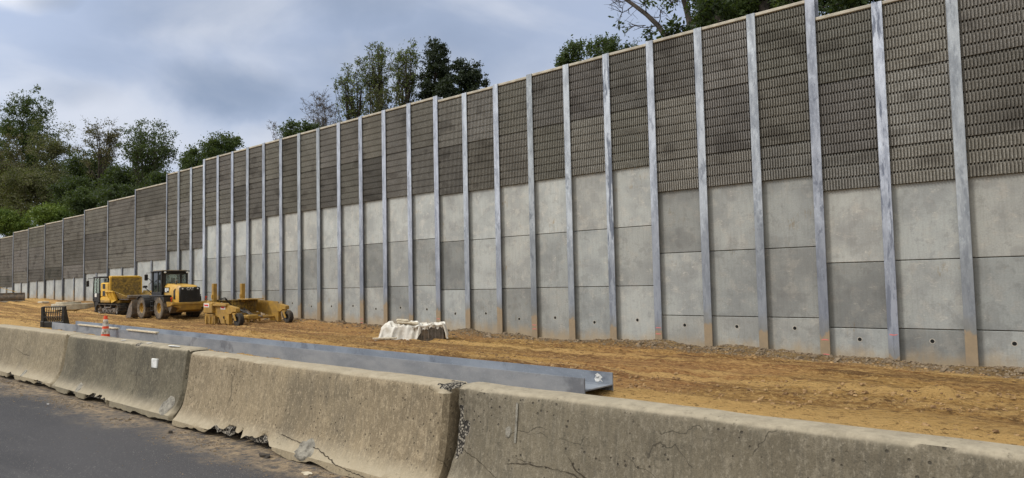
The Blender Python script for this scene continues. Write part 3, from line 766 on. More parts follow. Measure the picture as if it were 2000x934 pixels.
barrier(JX[6] + gp, JX[7] - gp, 'concrete barrier beyond the right edge of the photo', (.95, .95, .95), seed=5)
barrier(JX[2] + gp, JX[3] - 5.5 - gp + .0, 'concrete barrier beyond the left edge of the photo', (.95, .95, .95), seed=6) if False else None
for i in (0, 1): barrier(JX[2] - 5.5 * (i + 1) + gp - .0, JX[2] - 5.5 * i - gp, ('plain concrete barrier next beyond the left edge of the photo', 'plain concrete barrier farthest beyond the left edge of the photo')[i], (.95, .95, .92), seed=7 + i)
surf_patch(b2, S2, -7.42, .15, .19, .13, 'mortar_patch', M_patch, 3)
surf_patch(b1, S1, -14.9, .16, .14, .11, 'mortar_patch', M_patch, 4)
surf_patch(b1, S1, -11.25, .20, .20, .14, 'mortar_patch', M_patch, 5)
surf_patch(b0, S0, -18.2, .16, .12, .10, 'mortar_patch', M_patch, 6)
surf_patch(b3, S3, -4.42, .70, .05, .07, 'mortar_patch', M_patch, 7, n=12)
surf_patch(b3, S3, -2.05, .55, .12, .16, 'mortar_patch', M_bar, 9)
surf_crack(b3, S3, [(-5.05, .50), (-4.75, .40), (-4.45, .27), (-4.15, .16), (-3.8, .10), (-3.4, .10), (-3.1, .16)], .008, 1)
surf_crack(b3, S3, [(-4.42, .43), (-4.2, .46), (-3.9, .47), (-3.65, .45), (-3.4, .36), (-3.1, .28), (-2.85, .29), (-2.55, .28), (-2.2, .20), (-1.95, .12)], .010, 2)
surf_crack(b3, S3, [(-4.35, .50), (-4.2, .48), (-4.05, .49)], .005, 3)
surf_crack(b3, S3, [(-2.72, .64), (-2.72, .5), (-2.8, .38), (-2.95, .25)], .008, 4)
surf_crack(b3, S3, [(-3.72, .58), (-3.66, .50), (-3.5, .43), (-3.3, .37)], .022, 5)
surf_crack(b2, S2, [(-8.1, .24), (-7.7, .21), (-7.2, .19), (-6.7, .09), (-6.2, .05), (-5.7, .04)], .010, 6)
surf_crack(b2, S2, [(-9.45, .98), (-9.50, .75), (-9.48, .55), (-9.55, .35)], .008, 7)
surf_crack(b2, S2, [(-8.5, .95), (-8.45, .85)], .016, 8)
surf_crack(b0, S0, [(-19.5, .62), (-18.8, .52), (-18.2, .50)], .010, 9)
mb = MB(); mb.add([S3(-4.33 + dx, z, .006) for z in (.98, .85, .72, .62) for dx in (-.012, .012)], [(0, 1, 3, 2), (2, 3, 5, 4), (4, 5, 7, 6)])
mb.build('lime_drip', M_patch, b3)
# the square tag, and white paint spots on the dark barrier
mb = MB(); c = S1(-12.02, .79, 0); mb.bbox(c[0] - .10, c[1] - .03, c[2] - .075, c[0] + .10, c[1] + .02, c[2] + .075, .008)
tg = mb.build('reflector_tag', M_white, b1)
for x, rx in ((-11.62, .22), (-12.55, .06), (-13.6, .06)):
    mb = MB(); rr = random.Random(int(x * 10)); n = 14; o0 = b1.location
    zt = lambda x_: 1.112 + zroad(x_) - o0.z
    pts = [(x - o0.x + rx * cos(2 * pi * i / n) * rr.uniform(.7, 1.1), .36 + .05 * sin(2 * pi * i / n) * rr.uniform(.6, 1.2)) for i in range(n)]
    mb.add([(p[0], p[1], zt(p[0] + o0.x) + .004) for p in pts], [tuple(range(n))]); mb.build('paint_spot', M_white, b1)

# ------------------------------------------------------------------ loose stones and clods (nobody could count them)
def scatter(name, label, pts, mt, seed):
    r = np.random.RandomState(seed); V = []; F = []
    base = np.array([(-1, 0, -.3), (0, -1, -.3), (1, 0, -.3), (0, 1, -.3), (-.5, -.5, .5), (.5, -.4, .6), (.4, .5, .45), (-.4, .5, .5)])
    fs = [(0, 1, 5, 4), (1, 2, 5), (2, 6, 5), (2, 3, 7, 6), (3, 0, 4, 7), (4, 5, 6, 7)]
    pa = np.array(pts); zz = np.where(pa[:, 1] > 5.3, ground_z(pa[:, 0], pa[:, 1]), zroad(pa[:, 0]))
    for (x, y, s), z_ in zip(pts, zz):
        a = r.rand() * 6.28; R2 = np.array([[cos(a), -sin(a), 0], [sin(a), cos(a), 0], [0, 0, 1]])
        v = (base * (1 + .5 * (r.rand(8, 3) - .5)) * np.array([1, .8, .7]) * s) @ R2.T + np.array([x, y, z_ + .1 * s])
        o = len(V); V += [tuple(q) for q in v]; F += [tuple(i + o for i in f) for f in fs]
    mb = MB(); mb.v = V; mb.f = F; mb.m = [0] * len(F)
    return tag(mb.build(name, mt), label, kind='stuff')
r = np.random.RandomState(3)
pts = []
for _ in range(11000):
    x = -r.rand() ** 1.3 * 48 + 3; y = 21.9 + r.randn() * .55
    if 20 < y < 22.8: pts.append((x, y, .018 + .06 * r.rand() ** 3 + (.12 * r.rand() if r.rand() < .03 else 0)))
scatter('gravel', 'gravelly spoil heaped along the foot of the wall', pts, M_rock, 1)
pts = []
X_ = -r.rand(30000) ** 1.4 * 62 + 3; Y_ = 9.5 + r.rand(30000) * 12; K_ = vnoise(X_, Y_, 6, 1.2, 55) > .50
for x, y in zip(X_[K_], Y_[K_]): pts.append((x, y, .010 + .06 * r.rand() ** 4))
scatter('dirt', 'clods of broken clay scattered over the site', pts, M_clod, 2)
pts = []
X_ = -r.rand(5200) * 20; Y_ = TOE - .04 - np.abs(r.randn(5200)) * .28; K_ = vnoise(X_, Y_, .9, .5, 57) > .42
for x, y in zip(X_[K_], Y_[K_]):
    pts.append((x, y, .004 + .013 * r.rand() ** 2 + (.02 if r.rand() < .02 else 0)))
for _ in range(700):
    x = -r.rand() * 19 - 3; y = TOE - .3 - r.rand() * 3.2; pts.append((x, y, .003 + .008 * r.rand() ** 2))
scatter('gravel', 'loose grit and small stones along the edge of the asphalt', pts, M_rock, 3)

# ------------------------------------------------------------------ steel H-beams laid end to end behind the barrier
def hbeam(x0, x1, y, label, h=.375, b=.34):
    """H pile lying with its flanges upright; the web lies flat between them"""
    root = empty('steel_beam', ((x0 + x1) / 2, y, gz((x0 + x1) / 2, y)), 0, label, 'steel beam')
    o = Vector(root.location); L = x1 - x0; n = 12
    def strip(ya, yb, za, zb, name, xe=x1, xs_=x0):
        mb = MB(); vs = []
        for i in range(n + 1):
            x = xs_ + (xe - xs_) * i / n; g = .013 * (x1 - x)
            zb0 = ZB0 + g - o.z
            for yy, zz in ((ya, za), (yb, za), (yb, zb), (ya, zb)): vs.append((x - o.x, yy - o.y, zb0 + zz))
        fs = [(0, 3, 2, 1), tuple(n * 4 + k for k in (0, 1, 2, 3))]
        for i in range(n):
            for k in range(4): fs.append((i * 4 + k, i * 4 + (k + 1) % 4, i * 4 + 4 + (k + 1) % 4, i * 4 + 4 + k))
        mb.add(vs, fs); return mb.build(name, M_beam, root)
    ZB0 = .075
    strip(y - .45, y - .425, 0, h, 'flange')
    strip(y + .425, y + .45, 0, h, 'flange')
    strip(y - .424, y + .424, h * .40, h * .40 + .022, 'web')
    return root
hb = hbeam(-33.9, -7.07, 10.50, 'long blue grey galvanized steel beam lying on the clay behind the concrete barriers')
def beam_top(x): return .09 + .013 * (-7.07 - x) + .36
XT = [at_y(a, b_, 10.06).x for a, b_ in ((155, 633), (231, 634), (250, 645), (308, 647))]
for x0, x1, lb in ((XT[0], XT[1], 'pale timber strip on the steel beam, left of the traffic cone'), (XT[2], XT[3], 'pale timber strip on the steel beam, right of the traffic cone')):
    mb = MB(); y = 10.06; vs = []
    z0, z1 = beam_top(x0) + .004, beam_top(x1) + .004
    mb.add([(x0, y - .06, z0), (x1, y - .06, z1), (x1, y + .05, z1), (x0, y + .05, z0), (x0, y - .06, z0 + .04), (x1, y - .06, z1 + .04), (x1, y + .05, z1 + .04), (x0, y + .05, z0 + .04)],
           [(0, 3, 2, 1), (4, 5, 6, 7), (0, 1, 5, 4), (1, 2, 6, 5), (2, 3, 7, 6), (3, 0, 4, 7)])
    tag(recenter(mb.build('timber_strip', M_wood)), lb, 'timber strip', 'timber strips on the steel beam')
# rag on the web at the near end
mb = MB(); rr = random.Random(4)
G = [[(-7.36 + .045 * i + rr.uniform(-.01, .01) + .05 * (j % 2), 10.78 + .012 * rr.uniform(-1, 1) - .012 * j, .258 + j * .042 + .01 * rr.uniform(-1, 1) + (.03 if i == 2 else 0)) for j in range(5)] for i in range(4)]
for i in range(3):
    for j in range(4):
        if (i, j) in ((0, 3), (2, 0), (0, 0)): continue
        mb.add([G[i][j], G[i + 1][j], G[i + 1][j + 1], G[i][j + 1]], [(0, 1, 2, 3)])
rg = mb.build('rag', M_white); md = rg.modifiers.new('thick', 'SOLIDIFY'); md.thickness = .012
tag(recenter(rg), 'crumpled white rag caught in the near end of the steel beam', 'rag')

# ------------------------------------------------------------------ traffic cone
p = at_d(206, 655, 25)
cx, cy = p.x, p.y; cz = gz(cx, cy)
ctop = at_d(207.5, 617, 25).z; chh = ctop - cz
root = empty('traffic_cone', (cx, cy, cz), .2, 'scuffed orange and white traffic cone standing between the barrier and the steel beam', 'traffic cone')
mb = MB(); mb.bbox(-.19, -.19, 0, .19, .19, .04, .012); mb.build('base', M_rubd, root)
k = chh / .9
prof = [(.150, .04), (.138, .10), (.055, .86), (.05, .9), (.035, .9), (.034, .86)]
mb = MB(); mb.lathe([(r_ * 1.05, z * k) for r_, z in prof], (0, 0, 0), 'z', 28); mb.build('cone_body', M_orange, root, True)
rad = lambda z: (.138 + (.055 - .138) * (z - .10) / .76) * 1.05
for za, zb in ((.24, .43), (.52, .77)):
    mb = MB(); mb.lathe([(rad(za), za * k), (rad(za) + .004, za * k), (rad(zb) + .004, zb * k), (rad(zb), zb * k)], (0, 0, 0), 'z', 28); mb.build('reflective_sleeve', M_sleeve, root, True)

# ------------------------------------------------------------------ generic wheel
def wheel(parent, x, y, r, wd, tyre, rim, side=1, lugs=22, rimr=.46, name='wheel', chev=True, rootz=None):
    t = link(name, None, parent, (x, y, r)) if rootz is None else link(name, None, parent, (x, y, rootz))
    h = wd / 2; a = r * rimr
    mb = MB()
    mb.lathe([(a, -h * .78), (a * 1.06, -h * .9), (r * .80, -h), (r * .90, -h * .96), (r * .955, -h * .80), (r * .955, h * .80), (r * .90, h * .96), (r * .80, h), (a * 1.06, h * .9), (a, h * .78), (a, -h * .78)], (0, 0, 0), 'y', 36)
    if lugs:
        for i in range(lugs):
            for s in (-1, 1):
                q = 2 * pi * (i + (.5 if s > 0 else 0)) / lugs; dq = .085 * 2 * pi / lugs * 3.2; sk = 2 * pi / lugs * .9
                pts = []
                for (yy, off) in ((s * h * .02, sk), (s * h * .97, 0)):
                    for rr_ in (r * .94, r * 1.0):
                        for d_ in (-dq, dq):
                            an = q + off + d_; pts.append(((rr_ - (.03 * r if abs(yy) > h * .5 and rr_ > r * .95 else 0)) * cos(an), yy, rr_ * sin(an)))
                mb.add(pts, [(0, 1, 3, 2), (4, 6, 7, 5), (2, 3, 7, 6), (0, 2, 6, 4), (1, 5, 7, 3)])
    mb.build('tyre', tyre, t, True)
    mb = MB(); o = side * h
    mb.lathe([(0, o * .35), (a * .32, o * .35), (a * .34, o * .52), (a * .44, o * .52), (a * .5, o * .30), (a * .86, o * .34), (a * .93, o * .74), (a * 1.02, o * .80), (a * 1.0, -o * .8), (0, -o * .7)], (0, 0, 0), 'y', 28)
    for i in range(8):
        q = 2 * pi * i / 8; mb.tube([(a * .40 * cos(q), o * .5, a * .40 * sin(q)), (a * .40 * cos(q), o * .58, a * .40 * sin(q))], a * .035, 6)
    mb.build('rim', rim, t, True)
    return t

# ------------------------------------------------------------------ wheel loader
p = at_d(318, 603, 40.5)
lx, ly = p.x, p.y + .86
LZ = at_d(318, 622.5, 40.3).z
LZ = gz(lx, ly - .8) + .0
root = empty('wheel_loader', (lx, ly, LZ), pi, 'yellow wheel loader with black cab and grille, between the crawler dumper and box grader', 'wheel loader')
r_ = .63
for x in (0, 2.35):
    for s in (1, -1): wheel(root, x, s * .88, r_, .46, M_rub if s > 0 else M_rubd, M_yel2, s, lugs=20)
# rear frame and counterweight
mb = MB()
mb.prism([(-1.55, .52), (-1.62, .80), (-1.45, .92), (-.75, .98), (-.75, .55), (-1.2, .42)], -.62, .62, 'y')
for s in (1, -1):
    mb.add([(-1.62, s * .55, .62), (-1.62, s * .55, .92), (-.80, s * .55, .92), (-.8, s * .55, .5),
            (-1.52, s * 1.06, .78), (-1.52, s * 1.10, 1.0), (-1.0, s * 1.10, 1.0), (-1.0, s * 1.06, .72)],
           [(0, 1, 5, 4), (1, 2, 6, 5), (2, 3, 7, 6), (3, 0, 4, 7), (4, 5, 6, 7)])
mb.build('counterweight', M_yel2, root)
mb = MB(); mb.add([(-1.60, -1.04, .80), (-1.60, 1.04, .80), (-1.02, .92, .36), (-1.02, -.92, .36), (-.9, -1.0, .80), (-.9, 1.0, .80)], [(0, 1, 2, 3), (0, 4, 5, 1), (0, 3, 4), (1, 5, 2), (3, 2, 5, 4)]); mb.build('underside_plate', M_steel, root)
mb = MB(); mb.bbox(-1.66, -1.08, .80, -1.50, 1.08, .95, .03); mb.build('bumper', M_yel2, root)
mb = MB()   # hood with sloped rounded shoulders
prof = [(-.60, .95), (-.62, 1.55), (-.58, 1.78), (-.46, 1.92), (.46, 1.92), (.58, 1.78), (.62, 1.55), (.60, .95)]
sec = [(-1.40, .0, -.14), (-1.28, 0, -.04), (-.9, 0, 0), (-.2, 0, .06), (.42, 0, .10)]
vs = []
for (x, _, dz) in sec:
    for (y, z) in prof: vs.append((x, y * (1 if x > -1.3 else .95), z + dz * (z - .95)))
n = len(prof); fs = [tuple(range(n)), tuple(range(len(vs) - 1, len(vs) - n - 1, -1))]
for i in range(len(sec) - 1):
    for kk in range(n): fs.append((i * n + kk, (i + 1) * n + kk, (i + 1) * n + (kk + 1) % n, i * n + (kk + 1) % n))
mb.add(vs, fs); mb.build('hood', M_yel, root, True)
mb = MB(); mb.bbox(-1.50, -.60, .88, -1.385, .60, 1.80, .09)
for i in range(11):
    z = .98 + i * .068; mb.bbox(-1.525, -.44, z, -1.49, .44, z + .034, .006)
gr = mb.build('grille', M_blk, root, True)
for s in (-1, 1):
    mb = MB(); mb.lathe([(0, -.02), (.035, -.018), (.042, 0), (.04, .02)], (-1.51, s * .43, 1.70), 'x', 14); mb.build('rear_lamp', M_lamp, root)
def text(body, size, parent, loc, rot, mt, name='lettering'):
    cu = bpy.data.curves.new(name, 'FONT'); cu.body = body; cu.size = size; cu.align_x = 'CENTER'; cu.align_y = 'CENTER'; cu.extrude = .003
    cu.materials.append(mt)
    cu.offset = .010; t_ = bpy.data.objects.new(name, cu); COL.objects.link(t_); bpy.context.view_layer.update()
    me = bpy.data.meshes.new_from_object(t_.evaluated_get(bpy.context.evaluated_depsgraph_get())); bpy.data.objects.remove(t_)
    me.materials.clear(); me.materials.append(mt); o = link(name, me, parent, loc); o.rotation_euler = rot; return o
text('CAT', .21, gr, (-1.508, 0, 1.69), (pi / 2, 0, -pi / 2), M_white)
for s in (1, -1):      # side louvre, decal plate
    mb = MB(); mb.prism([(-1.02, 1.12), (-.78, 1.12), (-.80, 1.62), (-1.02, 1.72)], s * .605, s * .625, 'y')
    for i in range(7): mb.box(-1.0, min(s * .62, s * .634), 1.15 + i * .065, -.81, max(s * .62, s * .634), 1.175 + i * .065)
    mb.build('side_louvre', M_blk, root)
    mb = MB(); mb.bbox(-.25, min(s * .60, s * .63), 1.50, .40, max(s * .60, s * .63), 1.80, .01); dp = mb.build('decal_plate', M_blk, root)
    mb = MB()
    for a, b_, z0, z1 in ((-.20, -.02, 1.60, 1.76), (.04, .26, 1.53, 1.76)): mb.bbox(a, min(s * .63, s * .636), z0, b_, max(s * .63, s * .636), z1, .002)
    mb.build('decal', M_white, dp)
mb = MB()   # cab shell: posts, sills and lower panels
x0, x1, y0, y1 = .42, 1.72, -.72, .72
for (x, y) in ((x0, y0), (x0, y1), (x1 - .1, y0), (x1 - .1, y1)):
    mb.bbox(x, y - .05, 1.05, x + .12, y + .05, 2.72, .015)
for y in (y0, y1):
    mb.bbox(x0 + .50, y - .035, 1.05, x0 + .57, y + .035, 2.70, .01); mb.bbox(x0, y - .045, 1.05, x1, y + .045, 1.55, .015)
mb.bbox(x0 + .01, y0, 1.05, x0 + .09, y1, 1.92, .015); mb.bbox(x1 - .12, y0, 1.05, x1 - .02, y1, 1.45, .015)
for x in (x0, x1 - .1): mb.bbox(x + .012, y0 + .01, 2.56, x + .10, y1 - .01, 2.70, .01)
mb.bbox(x0 + .005, -.42, 1.9, x0 + .07, -.30, 2.6, .01); mb.bbox(x0, .5, 1.9, x0 + .08, y1, 2.6, .01); mb.bbox(x0, y0, 1.0, x1, y1, 1.08, .01)
cabo = mb.build('cab', M_blk, root)
mb = MB(); mb.bbox(x0 - .14, y0 - .10, 2.70, x1 + .12, y1 + .10, 2.775, .03); rf = mb.build('roof', M_blk, cabo)
mb = MB(); mb.bbox(x0 + .02, y0 + .02, 2.777, x1 - .02, y1 - .02, 2.80, .01); mb.build('roof_panel', M_yel2, rf)
for y in (-.66, .62):
    mb = MB(); mb.bbox(x0 - .17, y - .06, 2.62, x0 - .08, y + .06, 2.71, .02); mb.build('work_lamp', M_lamp, rf)
def pane(nm, mt, par, *bx):
    q = MB(); q.box(*bx); return q.build(nm, mt, par)
pane('window', M_glass, cabo, x0 + .035, -.29, 1.93, x0 + .045, .49, 2.55); pane('window', M_glass, cabo, x0 + .035, y0 + .06, 1.93, x0 + .045, -.43, 2.55)
pane('window', M_glass, cabo, x1 - .055, y0 + .06, 1.46, x1 - .045, y1 - .06, 2.55)
for y in (y0, y1): pane('side_window', M_tint, cabo, x0 + .13, y - .004, 1.56, x0 + .49, y + .004, 2.68); pane('side_window', M_tint, cabo, x0 + .58, y - .004, 1.56, x1 - .12, y + .004, 2.68)
mb = MB(); mb.bbox(.75, -.28, 1.35, 1.15, .24, 1.52, .05); mb.bbox(.68, -.27, 1.5, .80, .23, 2.12, .05); mb.bbox(.68, -.14, 2.12, .78, .10, 2.34, .04)
mb.bbox(.8, .28, 1.4, 1.2, .38, 1.80, .03)
mb.tube([(1.55, 0, 1.3), (1.38, 0, 1.82)], .04, 8); mb.tube([(1.38 + .0, .18 * cos(q), 1.83 + .06 * sin(q)) for q in np.linspace(0, 6.28, 14)], .018, 6)
mb.build('seat', M_blk, root)
for s in (1, -1):
    mb = MB()  # platforms, fenders, ladders
    mb.bbox(-.55 if s > 0 else -.55, min(s * .62, s * 1.10), 1.28, 1.35, max(s * .62, s * 1.10), 1.36, .02)
    mb.prism([(-.60, 1.26), (.55, 1.27), (.62, 1.0), (.45, 1.12), (-.45, 1.12), (-.62, .98)], s * .64, s * 1.08, 'y')
    for z in (.45, .72, .98): mb.bbox(1.0, min(s * .78, s * 1.0), z, 1.32, max(s * .78, s * 1.0), z + .04, .01)
    mb.tube([(1.02, s * .98, 1.3), (1.02, s * .98, .45)], .02, 6); mb.tube([(1.30, s * .98, 1.3), (1.30, s * .98, .45)], .02, 6)
    mb.tube([(1.40, s * 1.05, 1.35), (1.40, s * 1.05, 2.0), (1.50, s * .80, 2.2)], .018, 6)
    mb.build('platform', M_blk, root)
for s in (1, -1):
    mb = MB()   # front fenders hug the front wheels
    n = 9; pts = [(2.35 + .74 * cos(q), .63 + .74 * sin(q)) for q in np.linspace(.25 * pi, .98 * pi, n)]; pts += [(2.35 + .69 * cos(q), .63 + .69 * sin(q)) for q in np.linspace(.98 * pi, .25 * pi, n)]
    mb.prism(pts, s * .60, s * 1.16, 'y'); mb.build('fender', M_blk, root)
mb = MB()  # frames
mb.bbox(-.9, -.52, .45, 1.05, .52, 1.05, .05); mb.bbox(1.05, -.22, .45, 1.5, .22, 1.0, .03)
mb.prism([(1.45, .45), (1.45, 1.1), (1.75, 1.75), (2.1, 1.85), (2.35, 1.3), (2.85, .95), (2.85, .5), (2.3, .4)], -.42, .42, 'y')
mb.build('frame', M_yel2, root)
mb = MB()  # lift arms and tilt linkage
for s in (1, -1):
    mb.prism([(1.95, 1.72), (2.1, 1.86), (2.75, 1.45), (3.45, .62), (3.5, .38), (3.3, .38), (3.15, .62), (2.6, 1.2)], s * .36, s * .48, 'y')
    mb.tube([(1.75, s * .42, .85), (2.55, s * .42, 1.15)], .07, 10)
mb.prism([(2.35, 1.25), (2.5, 1.95), (2.66, 1.93), (2.75, 1.3)], -.08, .08, 'y')
mb.tube([(2.0, 0, 1.7), (2.55, 0, 1.85)], .06, 8); mb.tube([(2.7, 0, 1.3), (3.4, 0, .85)], .05, 8)
mb.build('lift_arm', M_yel2, root)
mb = MB()  # bucket lying on the ground
n = 10; out = [(3.35, 1.10), (3.32, .95), (3.28, .6), (3.34, .25), (3.5, .06), (4.25, .02), (4.25, .05), (3.55, .12), (3.42, .30), (3.38, .6), (3.42, .98)]
mb.prism(out, -1.22, 1.22, 'y')
for s in (1, -1): mb.prism([(3.34, 1.08), (3.3, .6), (3.36, .25), (3.52, .05), (4.2, .03), (3.75, .75)], s * 1.20, s * 1.24, 'y')
for y in np.linspace(-1.0, 1.0, 7): mb.bbox(4.2, y - .05, .015, 4.42, y + .05, .06, .01)
for s in (.42, -.42): mb.prism([(3.3, .3), (3.12, .5), (3.3, .9)], s - .07, s + .07, 'y')
mb.build('bucket', M_steel, root)
for s in (1, -1):
    mk = link('mirror', None, root, (0, 0, 0))
    mb = MB(); mb.tube([(1.55, s * .75, 2.66), (1.58, s * 1.12, 2.66), (1.58, s * 1.14, 2.45), (1.55, s * .76, 2.1)], .016, 6); mb.build('mirror_arm', M_blk, mk)
    mb = MB(); mb.bbox(1.55, s * 1.14 - .10, 2.22, 1.62, s * 1.14 + .10, 2.58, .03); mb.build('mirror_head', M_blk, mk)
mb = MB(); mb.tube([(-.35, .28, 1.95), (-.35, .28, 2.12), (-.45, .28, 2.2)], .045, 10); mb.build('exhaust', M_steel, root)
for s in (1, -1):
    mb = MB(); mb.tube([(1.95, s * .55, 1.35), (1.95, s * 1.02, 1.78), (1.95, s * 1.05, 1.85)], .022, 6); mb.bbox(1.86, s * 1.05 - .12, 1.80, 2.02, s * 1.05 + .12, 1.93, .03); mb.build('headlight', M_blk, root)
    mb = MB(); mb.tube([(-1.35, s * .98, 1.0), (-1.35, s * .98, 1.18)], .02, 6); mb.bbox(-1.42, s * .98 - .05, 1.17, -1.36, s * .98 + .05, 1.25, .01); mb.build('tail_lamp', M_orange, root)

# ------------------------------------------------------------------ crawler dumper
p = at_d(211, 603, 48.0)
dx_, dy_ = p.x, p.y + 1.1
root = empty('crawler_dumper', (dx_, dy_, gz(dx_, dy_ - 1.0) - .02), pi + radians(3), 'yellow crawler dumper on black tracks with an open tipping body, left of the wheel loader', 'crawler dumper')
for s in (1, -1):
    tr = link('track', None, root, (0, s * .95, 0))
    mb = MB()
    path = []; R0 = .36; R1 = .36; xa, xb = -1.35, 1.35
    for q in np.linspace(-pi / 2, pi / 2, 12): path.append((xb + R1 * cos(q), .39 + R1 * sin(q), q))
    for q in np.linspace(pi / 2, 3 * pi / 2, 12): path.append((xa + R0 * cos(q), .39 + R0 * sin(q), q))
    # belt as a closed strip with cleats
    ins = [(x, z) for x, z, q in path]; out = ins; k = len(ins)
    vs = []
    for (x, z, q) in path:
        for rr_ in (-.05, 0.0):
            for y in (-.27, .27): vs.append((x + rr_ * cos(q), y, z + rr_ * sin(q)))
    fs = []
    for i in range(k):
        j = (i + 1) % k
        for a, b_ in ((0, 1), (3, 2), (1, 3), (2, 0)): fs.append((i * 4 + a, i * 4 + b_, j * 4 + b_, j * 4 + a))
    mb.add(vs, fs)
    per = 2 * 2.7 + 2 * pi * .36; nc = 46
    for i in range(nc):
        u = i * per / nc
        if u < 2.7: x, z, q = xa + u, .03, -pi / 2
        elif u < 2.7 + pi * .36: q = -pi / 2 + (u - 2.7) / .36; x, z = xb + .36 * cos(q), .39 + .36 * sin(q)
        elif u < 5.4 + pi * .36: x, z, q = xb - (u - 2.7 - pi * .36), .75, pi / 2
        else: q = pi / 2 + (u - 5.4 - pi * .36) / .36; x, z = xa + .36 * cos(q), .39 + .36 * sin(q)
        tx, tz = -sin(q), cos(q); nx, nz = cos(q), sin(q); P = []
        for a, b_ in ((-.035, -.005), (.035, -.005), (.022, .04), (-.022, .04)):
            for y in (-.27, .27): P.append((x + tx * a + nx * b_, y, z + tz * a + nz * b_))
        mb.add(P, [(0, 2, 3, 1), (2, 4, 5, 3), (4, 6, 7, 5), (6, 0, 1, 7), (0, 6, 4, 2), (1, 3, 5, 7)])
    mb.build('belt', M_rubd, tr)
    mb = MB()
    for x, rr_ in ((-1.35, .30), (1.35, .28)): mb.lathe([(0, s * .2), (rr_ * .3, s * .2), (rr_ * .35, s * .12), (rr_ * .8, s * .1), (rr_, s * .16), (rr_, -s * .16), (0, -s * .16)], (x, 0, .39), 'y', 20)
    for x in (-.8, -.27, .27, .8): mb.lathe([(0, s * .24), (.06, s * .24), (.08, s * .17), (.15, s * .15), (.17, s * .05), (.17, -s * .18), (0, -s * .18)], (x, 0, .20), 'y', 16)
    for x in (-.4, .5): mb.lathe([(0, s * .18), (.08, s * .18), (.08, -s * .18), (0, -s * .18)], (x, 0, .62), 'y', 12)
    mb.bbox(-1.05, -.12, .30, 1.05, .14, .46, .03); mb.tube([(-.5, s * .2, .52), (.45, s * .2, .52)], .05, 8); mb.build('roller', M_steel, tr, True)
mb = MB(); mb.bbox(-1.5, -.66, .35, 1.6, .66, .80, .04); mb.lathe([(0, .95), (.62, .95), (.62, 1.08), (0, 1.08)], (.2, 0, 0), 'z', 24)
mb.prism([(1.5, .30), (2.05, .25), (2.15, .45), (2.1, .95), (1.6, .95)], -1.0, 1.1, 'y'); mb.bbox(2.0, -1.0, .20, 2.14, 1.12, .34, .02); mb.tube([(2.12, 1.05, .3), (2.18, 1.12, .95)], .03, 6)
mb.build('chassis', M_blk, root)
mb = MB(); mb.bbox(-1.1, -.55, .80, 1.35, .9, 1.0, .05); mb.bbox(-.2, .85, .84, 1.2, 1.12, 1.02, .03); mb.build('sub_frame', M_yel2, root)
mb = MB(); mb.bbox(-.1, .15, .95, 1.35, 1.08, 1.22, .05); mb.bbox(.15, .42, 1.22, 1.30, 1.08, 2.20, .06); mb.bbox(.3, -1.0, 1.0, 1.9, .1, 2.0, .06)
mb.prism([(-.15, .9), (-.15, 1.3), (.3, 1.5), (.3, .9)], .55, 1.1, 'y'); en = mb.build('engine_housing', M_ycl, root)
mb = MB()
for z in (1.30, 1.78): mb.bbox(.55, 1.075, z, .95, 1.095, z + .34, .01)
mb.bbox(.50, .9, 2.2, .8, 1.0, 2.28, .02); mb.build('vent', M_blk, en)
mb = MB(); cx0, cx1, cy0, cy1 = 1.38, 2.42, .18, 1.10
for (x, y) in ((cx0, cy0), (cx0, cy1), (cx1 - .05, cy0), (cx1 - .05, cy1)):
    mb.tube([(x, y, .98), (x + (.0 if x == cx0 else -.0), y, 1.5), (x - (0 if x == cx0 else .12), y, 2.56)], .045, 6)
mb.bbox(cx0, cy0, .86, cx1, cy1, 1.10, .03); mb.bbox(cx0 + .02, cy1 - .03, 1.08, cx1 - .05, cy1 + .02, 1.5, .01); mb.bbox(cx0 + .02, cy0, 1.08, cx1 - .05, cy0 + .04, 1.5, .01)
mb.bbox(cx1 - .08, cy0, 1.08, cx1 - .0, cy1, 1.42, .01); mb.bbox(cx0 + .42, cy1 - .02, 1.1, cx0 + .48, cy1 + .025, 2.52, .01); mb.bbox(cx0 + .06, cy0 + .1, 1.1, cx0 + .16, cy1 - .1, 1.7, .03)
cb = mb.build('cab', M_blk, root)
mb = MB(); mb.bbox(cx0 - .05, cy0 - .05, 2.54, cx1 - .06, cy1 + .05, 2.64, .035); mb.build('roof', M_blk, cb)
pane('window', M_glass, cb, cx0 + .05, cy1 - .006, 1.5, cx0 + .42, cy1 + .006, 2.5); pane('window', M_glass, cb, cx0 + .48, cy1 - .006, 1.5, cx1 - .12, cy1 + .006, 2.5)
pane('window', M_glass, cb, cx0 + .05, cy0 - .006, 1.5, cx1 - .14, cy0 + .006, 2.5)
mb = MB(); mb.add([(cx1 - .03, cy0, 1.42), (cx1 - .03, cy1, 1.42), (cx1 - .15, cy1, 2.52), (cx1 - .15, cy0, 2.52)], [(0, 1, 2, 3)]); mb.build('windscreen', M_glass, cb)
mb = MB(); mb.bbox(1.75, 1.105, 1.22, 2.05, 1.15, 1.48, .03); mb.build('headlight', M_lamp, root)
mk = link('mirror', None, root, (0, 0, 0))
mb = MB(); mb.tube([(2.25, 1.08, 2.5), (2.42, 1.42, 2.52), (2.42, 1.44, 2.3)], .02, 6); mb.build('mirror_arm', M_blk, mk)
mb = MB(); mb.bbox(2.38, 1.36, 1.95, 2.46, 1.54, 2.36, .03); mb.build('mirror_head', M_blk, mk)
